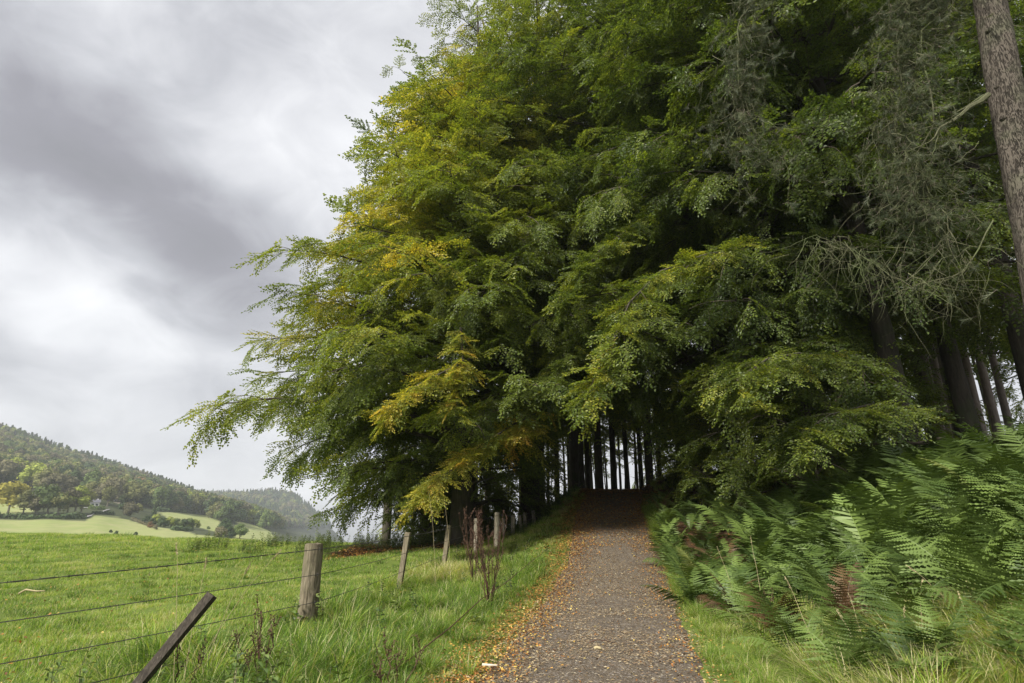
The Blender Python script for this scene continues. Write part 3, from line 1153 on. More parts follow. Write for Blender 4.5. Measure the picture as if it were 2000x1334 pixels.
def beech(name, base, H, Rf, h0, nl, seed, label, ng, lean=(0, 0), tr=.38, tint=.35, spacing=.30, sec=.5, sscale=1.0,
          elev=(22, 62), tipel=(-28, 20), azmask=None, tipsparse=0, jit=22, barkm=None, sinks=0.0, limbparts=True, group=None, yellow_top=None, secscale=1.0):
    g = random.Random(seed)
    bx, by = base
    bz = Zf(bx, by) - .1
    root = empty(name, (bx, by, bz))
    tag(root, label, 'tree', group)
    B = Vector((bx, by, bz))

    def trunk_p(h):
        s = h / H
        return Vector((lean[0] * s + .25 * math.sin(s * 5 + seed) * s, lean[1] * s + .2 * math.sin(s * 4 + seed * 2) * s, h))
    mb = MB()
    hs = [0, .25, .7, 1.5] + [H * k / 12 for k in range(2, 13)]
    hs = sorted(set(h for h in hs if h <= H))
    rad = [tr * (1.55 if h == 0 else 1.2 if h < .3 else 1.05 if h < .9 else 1.0) * max(.04, max(0, 1 - h / H) ** .8) for h in hs]
    mb.tube([trunk_p(h) for h in hs], rad, 12, True, 0, .5, .05, g)
    mb.build('trunk', barkm or M_bark, root, True)
    pts = []
    twigs = MB()
    for i_ in range(nl):
        s = (i_ + g.random() * .8) / nl
        hh = h0 + (H * .96 - h0) * s
        az = i_ * 2.39996 + g.uniform(-.4, .4)
        u = (hh - h0) / (H - h0)
        e0 = R(elev[0] + (elev[1] - elev[0]) * u + g.uniform(-14, 14))
        e1 = R(tipel[0] + (tipel[1] - tipel[0]) * u + g.uniform(-jit, jit))
        rise = 0.0
        L = Rf(hh, az)
        for _ in range(3):
            L = Rf(hh + L * math.sin((e0 + e1) / 2), az) / max(.35, math.cos((e0 + e1) / 2))
        L *= g.uniform(.80, 1.08)
        if L < .5:
            continue
        if azmask and not azmask(az, hh):
            L *= .55
        n_ = 9
        p = trunk_p(hh)
        P = [p]
        azc = az
        for k in range(n_):
            s2 = (k + .5) / n_
            e = e0 + (e1 - e0) * s2 + g.uniform(-.08, .08)
            azc += g.uniform(-.10, .10)
            p = p + Vector((math.sin(azc) * math.cos(e), math.cos(azc) * math.cos(e), math.sin(e))) * (L / n_)
            P.append(p)
        cut = next((k for k in range(2, n_ + 1) if blocked(P[k] + B)), None)
        if cut is not None:
            L *= cut / n_
            P = P[:cut + 1]
            n_ = cut
        lr = min(.13, .013 * L + .01) * (.6 + .5 * (1 - u))
        rr = [lr * (1 - .93 * k / n_) for k in range(n_ + 1)]
        lm = MB()
        lm.tube(P, rr, 5, False, 0, .5)
        if limbparts:
            lm.build('limb', barkm or M_bark, root, True)
        else:
            twigs.tube(P, rr, 4, False, 0, .5)
        # secondary boughs, fanning nearly flat
        t_ = .12 * L + g.random() * .3
        sg = 1
        step = sec
        while t_ < L * .99:
            fi = t_ / L * n_
            j = min(int(fi), n_ - 1)
            q = P[j].lerp(P[j + 1], fi - j)
            d = (P[j + 1] - P[j]).normalized()
            sl = (.42 * (L - t_) + .7) * g.uniform(.7, 1.25) * secscale
            sl = min(sl, 3.4)
            sg = -sg
            az2 = math.atan2(d.x, d.y) + sg * R(g.uniform(32, 62))
            e2 = math.asin(max(-1, min(1, d.z))) * .6 + R(g.uniform(-26, 24))
            m_ = 4
            S = [q]
            for k in range(m_):
                az2 -= sg * .09
                ee = e2 - .16 * k
                q = q + Vector((math.sin(az2) * math.cos(ee), math.cos(az2) * math.cos(ee), math.sin(ee))) * (sl / m_)
                S.append(q)
            if not blocked(S[-1] + B) or not blocked(S[2] + B):
                twigs.tube(S, [.016, .012, .009, .006, .003], 3, False, 0, .5)
            st = .12
            s3 = 1
            while st <= 1.02:
                fj = min(st, .999) * m_
                jj = int(fj)
                b = S[jj].lerp(S[jj + 1], fj - jj)
                dd = (S[jj + 1] - S[jj]).normalized()
                s3 = -s3
                wq = b + B
                if not blocked(wq) and not (tipsparse and g.random() < tipsparse * max(0, (wq.z - bz) / H - .62) * 3.2):
                    yaw = math.atan2(dd.y, dd.x) + (s3 * R(g.uniform(20, 55)) if st < .95 else 0)
                    el = math.asin(max(-1, min(1, dd.z))) + R(g.uniform(-28, 18))
                    scl = sscale * g.uniform(.75, 1.2) * (1.0 if st < .9 else 1.1)
                    tn = tint_at(wq, tint + (yellow_top(wq) if yellow_top else 0), g)
                    pts.append((tuple(b), (R(g.uniform(-38, 38)), -el, yaw), scl, g.randrange(5 if ng is NG_spray else 3), tn))
                st += spacing / sl
            t_ += step * g.uniform(.75, 1.25)
    twigs.build('branches', M_twig, root)['kind'] = 'stuff'
    cr = scatter('crown', ng, pts, root)
    cr['kind'] = 'stuff'
    return root, len(pts)


YELLOW += [(at(860, 120, 20.5), 2.0, .2), (at(790, 230, 18.5), 1.8, .2), (at(880, 300, 16.5), 2.0, .14), (at(730, 420, 16.5), 1.5, .28), (at(830, 480, 14.5), 1.6, .25), (at(640, 560, 16), 1.2, .25), (at(760, 600, 14), 1.2, .25), (at(950, 880, 17.2), 1.5, .5), (at(1000, 850, 17.4), 1.2, .45), (at(900, 925, 17), 1.2, .5), (at(860, 770, 16.5), .9, .45), (at(780, 790, 16.5), .8, .4),
           (at(930, 250, 21), 2.6, .16), (at(800, 400, 18.5), 2.2, .2), (at(700, 540, 18), 1.6, .22), (at(650, 640, 18), 1.4, .2),
           (at(900, 160, 22), 2.6, .17), (at(660, 850, 17), .7, .3), (at(560, 950, 17), 1.5, .14), (at(560, 640, 18), 1.2, .2), (at(1500, 700, 11), .6, .4), (at(1380, 930, 15), .8, .4), (at(1010, 330, 19), 1.8, .16)]


def interp_R(tab):
    hz, rz = [q[0] for q in tab], [q[1] for q in tab]
    return lambda h: float(np.interp(h, hz, rz))


# A: the outer beech whose boughs make the left outline
eA = interp_R([(0, 5.2), (1.5, 6.4), (2.8, 7.4), (5, 8.3), (8, 7.2), (11, 6.1), (13.5, 4.6), (16, 3.1), (18.5, 1.7), (21, .8), (23, .6)])
nA = beech('beech_tree', (-1.7, 20.4), 23.0, lambda h, az: eA(h), .7, 150, 11,
           'great spreading beech at the wood edge, its boughs sweeping out over the field', NG_spray, (0.2, -.3), .42, .35, .28, .40,
           elev=(20, 58), tipel=(-30, 22), jit=11, tipsparse=.9, yellow_top=lambda q: .015 * (q.z - 8) - .014 * (q.x + 2))
# B: behind and right, rising out of the frame
eB = interp_R([(0, 5.0), (4, 6.2), (10, 6.8), (16, 6.2), (22, 4.5), (27, 1.5), (30, .3)])
nB = beech('beech_tree', (.7, 23.5), 27.0, lambda h, az: eB(h) * (1.2 if math.cos(az) < -.2 else 1), 2.0, 104, 23,
           'tall beech just left of the path crest with a dark leaning stem', NG_spray, (.5, -1.0), .40, .36, .32, .55, tipsparse=.35, elev=(22, 58), tipel=(-26, 18))
# C: right of the path, overhanging it
eC = interp_R([(0, 3.5), (3, 5.0), (8, 6.8), (14, 6.8), (20, 5), (25, 1.5)])
nC = beech('beech_tree', (7.3, 19.0), 25.0, lambda h, az: eC(h) * (1.25 if math.sin(az) < -.2 else 1), 1.8, 108, 37,
           'broad green beech overhanging the right side of the path', NG_spray, (-1.0, -.8), .36, .23, .32, .55, elev=(18, 55), tipel=(-32, 12))
# D: the dark beech above the ferns
eD = interp_R([(0, 2.5), (3, 4.0), (6, 5.4), (12, 5.6), (17, 4.2), (21, 1.2)])
nD = beech('beech_tree', (9.3, 13.4), 20.0, lambda h, az: eD(h) * (1 if math.sin(az) < .1 and h > 4.5 else .5), 4.2, 84, 51,
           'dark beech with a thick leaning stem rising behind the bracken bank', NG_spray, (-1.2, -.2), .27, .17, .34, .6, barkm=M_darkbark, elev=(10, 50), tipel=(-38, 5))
eH = interp_R([(0, 2.5), (3, 4.4), (8, 5.4), (13, 5.2), (18, 3.8), (22, 1)])
beech('beech_tree', (7.9, 15.6), 21.0, lambda h, az: eH(h) * (1 if math.sin(az) < .15 else .5), 1.6, 80, 59, 'leafy beech hidden behind its own low boughs right of the path', NG_spray, (-.3, -.3), .2, .18, .32, .5, elev=(12, 52), tipel=(-34, 6))
# E, F: to its right
eE = interp_R([(0, 2), (5, 4.0), (12, 4.6), (18, 3.5), (22, 1)])
nE = beech('beech_tree', (11.6, 14.4), 22.0, lambda h, az: eE(h), 4.4, 48, 67,
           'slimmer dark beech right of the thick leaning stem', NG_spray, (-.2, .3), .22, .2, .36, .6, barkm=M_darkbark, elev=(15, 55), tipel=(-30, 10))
nF = beech('beech_tree', (13.6, 14.6), 22.0, lambda h, az: eE(h), 4.2, 48, 71,
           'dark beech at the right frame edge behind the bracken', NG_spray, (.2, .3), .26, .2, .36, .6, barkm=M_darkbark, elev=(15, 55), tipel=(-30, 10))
# G: second row filling the depth between
eG = interp_R([(0, 3), (5, 4.6), (12, 5.4), (20, 4.5), (27, 1.2)])
for k, (x_, y_, lab, ti) in enumerate([(4.6, 30.5, 'beech behind the path crest under the closed canopy', .36), (-3.8, 26.5, 'beech standing behind the great spreading beech', .3),
                                       (11.5, 23, 'beech in the second row behind the overhanging beech', .28), (15.5, 19.5, 'beech in the second row behind the dark stems', .22), (9.2, 29, 'beech in the third row right of the crest', .3), (18.5, 25, 'deep wood beech at the far right', .22), (20.5, 20, 'deep wood beech just beyond the right frame edge', .22), (23, 29, 'far deep wood beech behind the right frame edge', .22)]):
    beech('beech_tree', (x_, y_), 26.0, lambda h, az: eG(h), 9.0 if k == 0 else 4.5 if k != 1 else 1.5, 30, 80 + k, lab, NG_bspray, (0, 0), .3 if k else .18, ti, .62, .85, 1.0, elev=(15, 55), tipel=(-25, 10), limbparts=False)

# saplings under the big trees, right of the path
for k, (x_, y_, h_, lab, ti) in enumerate([
        (6.2, 16.2, 4.6, 'leafy beech sapling crowding the path bend on the right', .34), (7.2, 13.8, 4.2, 'leafy beech sapling behind the left end of the bracken', .30),
        (8.2, 15.6, 4.8, 'taller beech sapling in shade behind the bracken', .24), (5.9, 18.4, 4.0, 'yellowing beech sapling beside the path mound', .42),
        (9.8, 16.5, 4.0, 'shaded beech sapling between two dark stems', .22), (11.2, 17.5, 4.4, 'shaded beech sapling right of the thick leaning stem', .2),
        
        (6.6, 21.5, 3.2, 'small beech sapling on the grassy mound by the crest', .36), (-3.2, 23.0, 3.6, 'low beech sapling in shade under the great beech', .28),
        (-2.6, 25.4, 2.6, 'low leafy sapling deep behind the great beech', .26)]):
    beech('beech_sapling', (x_, y_), h_, lambda h, az, h_=h_: 1.9 * (1 - (h / h_) ** 2) + .5, .2, 20, 200 + k, lab, NG_spray, (0, 0), .05, ti, .26, .4, .9,
          elev=(25, 55), tipel=(-10, 30), limbparts=False, secscale=.7)

# low bough thick with turned leaves, and bright bough in front of the right mass
# ------------------------------------------------------------------ trunks of the wood beyond
def wood_tree_proto(seed, H, tr_, h0, nl, barkm, tint, Rr):
    g = random.Random(seed)
    root, n_ = beech('woodland_beech', (0, 60 + seed), H, lambda h, az: Rr * (1 - .3 * h / H), h0, nl, seed, 'x', NG_bspray, (0, 0), tr_, tint, .75, 1.1, 1.0,
                     elev=(10, 60), tipel=(-25, 20), limbparts=False, barkm=barkm)
    return root


WP = [wood_tree_proto(1, 20, .16, 4.5, 15, M_bark, .36, 2.8), wood_tree_proto(2, 22, .24, 6.0, 16, M_bark, .38, 3.2), wood_tree_proto(3, 18, .10, 4.0, 13, M_bark, .40, 2.4),
      wood_tree_proto(4, 22, .2, 8.5, 12, M_bark_sunlit, .3, 3.0)]
used = [False] * 4


def place_wood(kind, x_, y_, label, grp, rz=0, s=1.0):
    z_ = Zf(x_, y_) - .1
    if not used[kind]:
        used[kind] = True
        o = WP[kind]
        o.location = (x_, y_, z_); o.rotation_euler = (0, 0, rz); o.scale = (s,) * 3
    else:
        o = copy_tree(WP[kind], (x_, y_, z_), rz, s)
    o['label'] = label
    o['group'] = grp
    return o


# trunks seen in the gap over the crest: (pixel x, distance, kind, scale)
gap = [(1070, 36, 2, 1), (1088, 33, 0, 1), (1104, 40, 2, .9), (1112, 35, 2, 1.1), (1122, 29.5, 1, 1.1), (1134, 31, 1, .95), (1148, 34, 0, 1.1), (1157, 38, 2, 1), (1169, 33, 0, .9), (1176, 42, 2, .9), (1187, 40, 2, .8),
       (1200, 32, 0, 1.15), (1213, 41, 2, 1), (1227, 34, 0, 1), (1246, 38, 2, 1), (1254, 33, 0, .9), (1270, 30, 1, .9), (1290, 34, 0, 1), (1056, 31, 1, 1.1), (1040, 34, 0, 1), (1020, 38, 1, 1)]
ORD = 'first second third fourth fifth sixth seventh eighth ninth tenth eleventh twelfth thirteenth fourteenth fifteenth sixteenth seventeenth eighteenth nineteenth twentieth last'.split()
for k, (px, y_, kd, s) in enumerate(gap):
    x_ = (px - 1000) / F * (y_ * c_ + .3) * 1.0
    if k == 4:
        lab = 'stoutest mossy stem standing left of the path crest'
    elif k == 11:
        lab = 'straight dark stem in the middle of the path gap'
    elif k == 0:
        lab = 'leftmost slim stem seen in the gap over the path'
    else:
        order_ = sorted(q_[0] for q_ in gap).index(px)
        lab = '%s stem from the left in the gap beyond the path crest' % ORD[order_]
    place_wood(kd, x_, y_, lab, 'woodland stems beyond the path crest', rnd.uniform(0, 6), s)
for k, (px, y_, h_) in enumerate([(1078, 31, 3.6), (1100, 37, 5.0), (1118, 34, 3.2), (1143, 36, 4.6), (1163, 31.5, 3.4), (1185, 35, 4.2), (1207, 38, 5.2), (1222, 31, 3.2), (1240, 33, 4.2), (1262, 34, 4.0), (1283, 31, 3.8)]):
    x_ = (px - 1000) / F * (y_ * c_ + .3)
    beech('woodland_sapling', (x_, y_), h_ + 1.4, lambda h, az, h_=h_: 1.5 * (1 - (h / (h_ + 2)) ** 2) + .3, .8, 12, 400 + k, ORD[k] + ' thin leafy sapling from the left, behind the path crest', NG_spray, (0, 0), .04, .5, .5, .6, 1.1,
          elev=(15, 55), tipel=(-10, 20), limbparts=False, secscale=.6, group='thin saplings beyond the path crest')
k = 0
for y_ in (34, 42, 50, 58):
    x_ = -6 - (y_ - 34) * .2
    while x_ < 40:
        xx, yy = x_ + rnd.uniform(-1.2, 1.2), y_ + rnd.uniform(-2.5, 2.5)
        if xx < 1.2 or xx > 8.5 + (yy - 34) * .2:
            if not (xx < -2 and yy > 45):
                k += 1
                place_wood(rnd.choice((0, 1, 1)), xx, yy, 'dark woodland beech deep in the shade of the wood', 'woodland beeches deep in the wood', rnd.uniform(0, 6), rnd.uniform(.95, 1.2))
        x_ += 5.2
for k, (px, y_) in enumerate([(1835, 24), (1855, 26), (1868, 23), (1890, 27), (1915, 25), (1700, 28), (1790, 30), (1950, 26), (1978, 29)]):
    ordp = sorted([1835, 1855, 1868, 1890, 1915, 1700, 1790, 1950, 1978]).index(px)
    x_ = (px - 1000) / F * (y_ * c_ + 1)
    place_wood(3, x_, y_, ORD[ordp] + ' pale sunlit toned trunk from the left, glimpsed behind the dark stems above the bracken', 'pale trunks behind the dark stems', k, 1)

# ------------------------------------------------------------------ near pine with lichen hung boughs
g = random.Random(3)
pt, pb = at(1938, 40, 7.0), at(2026, 500, 6.9)
dv = (pt - pb)
basez = Zf(6.6, 6.7)
kf = (basez - .2 - pb.z) / dv.z
P0 = pb + dv * kf
P1 = pb + dv * ((16 - pb.z) / dv.z)
root = empty('pine_tree', P0)
tag(root, 'scaly barked pine at the right frame edge, its tall trunk leaning', 'tree')
mb = MB()
nseg, sides = 170, 44
Hh = (P1 - P0).length
ax = (P1 - P0).normalized()
sa = ax.orthogonal().normalized(); sb = ax.cross(sa)
vs, fs = [], []
for k in range(nseg + 1):
    s = k / nseg
    r0 = .228 * (1 - .25 * s) * (1 + .5 * math.exp(-s * 30))
    c = ax * (Hh * s)
    for j in range(sides):
        th = 6.28318 * j / sides
        q = Vector((math.cos(th) * 3.0, math.sin(th) * 3.0, s * Hh * 1.9))
        v = mn.voronoi(q * 1.6 + Vector((mn.noise(q * 1.3), mn.noise(q * 1.3 + Vector((5, 5, 5))), 0)) * .6)[0]
        crk = min(1, (v[1] - v[0]) * 3.2)
        rr = r0 + .008 * crk - .004 + .03 * mn.noise(q * .45)
        vs.append(tuple(c + (sa * math.cos(th) + sb * math.sin(th)) * rr))
for k in range(nseg):
    for j in range(sides):
        j2 = (j + 1) % sides
        fs.append((k * sides + j, k * sides + j2, (k + 1) * sides + j2, (k + 1) * sides + j))
mb.add(vs, fs)
mb.build('trunk', M_pinebark, root, True)
# knots / branch stubs
for (px, py) in ((1912, 40), (1914, 150), (1930, 214)):
    q = at(px, py, 6.75) - P0
    s = q.dot(ax)
    c = ax * s
    dirn = (q - c).normalized()
    b = MB()
    b.tube([c + dirn * .14, c + dirn * .20, c + dirn * .23], [.06, .045, .028], 8, True, 0, .5, .15, g)
    b.build('branch_stub', M_pinebark, root, True)


def wander(a, b, n_, amp, g, sag=0.0):
    out = []
    off = Vector((0, 0, 0))
    L = (b - a).length
    for k in range(n_ + 1):
        s = k / n_
        off = off + Vector((g.gauss(0, 1), g.gauss(0, 1), g.gauss(0, 1))) * amp * L / n_
        out.append(a.lerp(b, s) + off * min(1, s * 4) * (1 if s < 1 else .8) + Vector((0, 0, -sag * math.sin(s * math.pi))))
    return out


# dead branch from the trunk to the lower left
A, Bq = at(1930, 185, 6.8) - P0, at(1826, 285, 6.6) - P0
b = MB(); W_ = wander(A, Bq, 8, .10, g); b.tube(W_, [.04 * (1 - .8 * k / 8) for k in range(9)], 6)
for k in range(9):
    q = W_[g.randrange(2, 9)]
    b.tube(wander(q, q + Vector((g.uniform(-.6, .1), g.uniform(-.2, .2), g.uniform(-.5, .1))), 5, .2, g), [.009, .008, .006, .005, .004, .002], 4)
tag(b.build('limb', M_lichen, root), 'dead lichen covered limb reaching down to the left')
A, Bq = at(1922, 186, 6.8) - P0, at(1870, 215, 6.9) - P0
b = MB(); b.tube(wander(A, Bq, 6, .08, g), [.02 * (1 - .8 * k / 6) for k in range(7)], 5)
b.build('limb', M_lichen, root)

# needle tuft prototype
mb = MB()
for k in range(46):
    d = Vector((g.uniform(.2, 1.2), g.gauss(0, .55), g.gauss(0, .55))).normalized()
    o_ = Vector((g.uniform(-.06, .02), 0, 0))
    a = d.orthogonal().normalized() * .0016
    Ln = g.uniform(.05, .085)
    mb.add([o_ - a, o_ + a, o_ + d * Ln], [(0, 1, 2)], g.random(), g.random())
mb.tube([(-.09, 0, 0), (.0, 0, 0)], [.004, .003], 3, False, 1)
NG_needle = gn_group(proto_collection('needle_tuft', [mb.mesh('needle_tuft', [M_needle, M_twig])]))


def hanging_bough(path_px, ydist, spread, n_tw, twl, n_tuft, limbr=.05, name='bough', down=.8, seed=0, lab=None):
    """a limb along the given sight points with a curtain of fine twigs and needle tufts"""
    g = random.Random(900 + seed)
    P = [at(px, py, yy) - P0 for (px, py), yy in zip(path_px, ydist)]
    pts = []
    for k in range(len(P) - 1):
        seg = wander(P[k], P[k + 1], 5, .10, g)
        pts += seg[:-1]
    pts.append(P[-1])
    b = MB()
    n_ = len(pts)
    b.tube(pts, [limbr * (1 - .85 * k / (n_ - 1)) for k in range(n_)], 6)
    bo = b.build(name, M_lichen, root, True)
    if lab: bo['label'] = lab
    tw = MB()
    tf = []
    for k in range(n_tw):
        f = g.uniform(.1, 1) ** .9 * (n_ - 1)
        j = min(int(f), n_ - 2)
        q = pts[j].lerp(pts[j + 1], f - j) + Vector((g.gauss(0, spread), g.gauss(0, spread * .7), g.gauss(0, spread))) * g.uniform(.0, 1)
        L = twl * g.uniform(.4, 1.3)
        d = Vector((g.gauss(0, .5), g.gauss(0, .4), -down + g.gauss(0, .45))).normalized()
        T = [q]
        for _ in range(7):
            d = (d + Vector((g.gauss(0, .3), g.gauss(0, .3), g.gauss(0, .28) - .06))).normalized()
            q = q + d * L / 7
            T.append(q)
        r0 = g.uniform(.0028, .006)
        tw.tube(T, [r0 * (1 - .75 * kk / 7) for kk in range(8)], 3, False)
        if n_tuft:
            for _ in range(n_tuft):
                qq = T[g.randrange(2, 8)]
                dd = (d + Vector((g.gauss(0, .7), g.gauss(0, .7), g.gauss(0, .7)))).normalized()
                tf.append((tuple(qq), (g.uniform(0, 6), -math.asin(max(-1, min(1, dd.z))), math.atan2(dd.y, dd.x)), g.uniform(.8, 1.5), 0, g.uniform(.2, 1)))
    tw.build('twigs', M_lichen, bo)['kind'] = 'stuff'
    if tf:
        scatter('needles', NG_needle, tf, bo)['kind'] = 'stuff'


hanging_bough([(1935, -80), (1850, -70), (1775, -10), (1755, 120), (1770, 300), (1790, 420)], [6.8, 7.2, 7.5, 7.6, 7.7, 7.8], .36, 620, 1.0, 3, .026, seed=1, lab='drooping bough hung with lichen and grey green needles')
hanging_bough([(1930, -160), (1700, -150), (1520, -60), (1440, 60), (1450, 200), (1470, 300)], [6.9, 7.6, 7.8, 7.9, 8.0, 8.2], .42, 360, .9, 3, .024, seed=2, lab='longer drooping bough reaching left over the bank')
hanging_bough([(1930, -120), (1800, 60), (1790, 300), (1850, 420), (1900, 520)], [6.9, 7.4, 7.6, 7.4, 7.2], .28, 190, .9, 1, .018, seed=3)
hanging_bough([(1940, 430), (1860, 540), (1780, 560), (1690, 505), (1630, 470), (1560, 482)], [7.0, 7.3, 7.6, 7.9, 8.2, 8.4], .22, 170, .9, 0, .011, down=.85, seed=4, lab='bare mossy bough arching left with hanging twigs')

# ------------------------------------------------------------------ front bough sprays with larger leaves (low, right of the path)
def bough_thing(pp, yy, width, seed, label, tint, dens=1.0, sc_=.75):
    g = random.Random(seed)
    P = [at(px, py, y_) for (px, py), y_ in zip(pp, yy)]
    o0 = P[0].copy()
    root_ = empty('hanging_bough', o0)
    tag(root_, label, 'branch')
    P = [q - o0 for q in P]
    b = MB(); b.tube(P, [.035 * (1 - .85 * k / (len(P) - 1)) for k in range(len(P))], 5)
    b.build('stem', M_bark, root_, True)
    tw = MB(); pts = []
    for k in range(int(30 * dens)):
        f = (k + g.random()) / (30 * dens) * (len(P) - 1)
        j = min(int(f), len(P) - 2)
        q = P[j].lerp(P[j + 1], f - j)
        d = (P[j + 1] - P[j]).normalized()
        sg = 1 if k % 2 else -1
        d2 = (d * .6 + Vector((0, 0, 1)).cross(d) * sg * g.uniform(.5, 1) + Vector((g.uniform(-.2, .2), g.uniform(-.5, .2), g.uniform(-.7, .1)))).normalized()
        L = width * g.uniform(.5, 1.1)
        tw.tube([q, q + d2 * L * .5, q + d2 * L + Vector((0, 0, -.12 * L))], [.008, .006, .003], 3, False)
        for s in (.2, .4, .6, .8, 1):
            bb = q + d2 * L * s
            pts.append((tuple(bb), (R(g.uniform(-35, 35)), R(g.uniform(-5, 45)), math.atan2(d2.y, d2.x) + g.uniform(-.8, .8)), sc_ * g.uniform(.7, 1.15), g.randrange(5), max(0, min(.95, tint + g.gauss(0, .12)))))
    tw.build('branches', M_twig, root_)['kind'] = 'stuff'
    scatter('foliage', NG_spray, pts, root_)['kind'] = 'stuff'


bough_thing([(1460, 480), (1370, 500), (1290, 530), (1230, 590), (1190, 680), (1160, 740)], [12.5, 11.8, 11.2, 10.8, 10.6, 10.5], .8, 1, 'pale grey green bough drooping over the middle of the path', .38)
bough_thing([(1640, 700), (1560, 690), (1500, 700), (1440, 740)], [12, 11.3, 10.8, 10.5], .8, 2, 'leafy bough with a yellow spray right of the path', .30)
bough_thing([(1780, 800), (1700, 790), (1620, 810), (1560, 850)], [12, 11.4, 11, 10.8], .7, 3, 'low leafy bough just above the bracken crown', .27)
bough_thing([(1060, 800), (1000, 830), (940, 870), (880, 920), (840, 950)], [16.6, 15.6, 14.9, 14.5, 14.3], .75, 5, 'yellow leaved bough hanging low by the fence end', .66, 1.4, .7)
bough_thing([(920, 700), (860, 730), (800, 760), (760, 800)], [14.6, 13.8, 13.4, 13.2], .6, 6, 'small yellow bough in the dark lower crown', .64, .7, .7)
bough_thing([(900, 640), (905, 720), (890, 790)], [14.2, 13.9, 13.7], .5, 7, 'hanging yellow green spray beside the small yellow bough', .6, .5, .6)

bough_thing([(1340, 380), (1250, 430), (1170, 490), (1120, 570)], [15.2, 14.7, 14.2, 14.0], .9, 8, 'dark green bough reaching left across the centre of the canopy', .30, 1.3)
bough_thing([(1200, 560), (1140, 630), (1090, 710), (1070, 760)], [16.2, 15.7, 15.2, 15.0], .8, 9, 'dark green bough drooping left of the pale grey green one', .27, 1.2)

# ------------------------------------------------------------------ bracken
def frond_mesh(seed, material, L=1.0, simple=False):
    g = random.Random(seed)
    mb = MB()
    n_ = 23
    arch = g.uniform(.35, .95)
    ptsr = []
    sway = g.uniform(-.15, .15)
    x_, z_, ang = 0.0, 0.0, 0.0
    for k in range(n_ + 1):
        s = k / n_
        ptsr.append(Vector((x_, sway * s * s, z_)))
        ang = -arch * (s ** 1.8) * 1.9
        x_ += math.cos(ang) * L / n_
        z_ += math.sin(ang) * L / n_
    mb.tube(ptsr, [.006 * (1 - .8 * k / n_) + .0008 for k in range(n_ + 1)], 4, False, 0, .9)
    for k in range(3, n_):
        s = k / n_
        prof = math.sin(min(1, (s - .1) / .33) * math.pi / 2) * (1 - max(0, s - .3) / .7) ** .8
        pl0 = .28 * L * prof + .015
        b = ptsr[k]
        d = (ptsr[k + 1] - ptsr[k - 1]).normalized()
        lat = Vector((0, 1, 0))
        nrm = d.cross(lat).normalized() * -1
        for sg in (1, -1):
            pl = pl0 * g.uniform(.82, 1.12)
            a = (lat * sg + d * g.uniform(.1, .62) - Vector((0, 0, 1)) * g.uniform(.05, .35)).normalized()
            tip_d = -Vector((0, 0, 1)) * g.uniform(.05, .3)
            fw = (d - a * d.dot(a)).normalized()
            np_ = 7
            wv_ = .033 * L * (.5 + .5 * prof)
            if simple:
                mb.add([b - fw * wv_ * .5, b + a * pl * .5 + tip_d * pl * .25 - fw * wv_ * .55, b + a * pl + tip_d * pl, b + a * pl * .5 + tip_d * pl * .25 + fw * wv_ * .55, b + fw * wv_ * .5], [(0, 1, 2, 3, 4)], g.random())
                continue
            lv = g.random()
            prevq = b
            for j in range(np_):
                s0, s1 = j / np_, (j + 1) / np_
                q0 = b + a * pl * s0 + tip_d * pl * s0 * s0
                q1 = b + a * pl * s1 + tip_d * pl * s1 * s1
                ww = wv_ * (1 - s0 * .85)
                wi, wo = wv_ * .42 * (1 - s0), wv_ * .42 * (1 - s1) + .0005
                mb.add([q0 - fw * wi, q0 + fw * wi, q1 + fw * wo, q1 - fw * wo], [(0, 1, 2, 3)], lv)
                # one pointed pinnule on each side of the midrib
                mb.add([q0, q1, (q0 + q1) / 2 + fw * ww + a * ww * .35], [(0, 1, 2)], lv)
                mb.add([q0, (q0 + q1) / 2 - fw * ww + a * ww * .35, q1], [(0, 1, 2)], lv)
    return mb.mesh('frond', material)


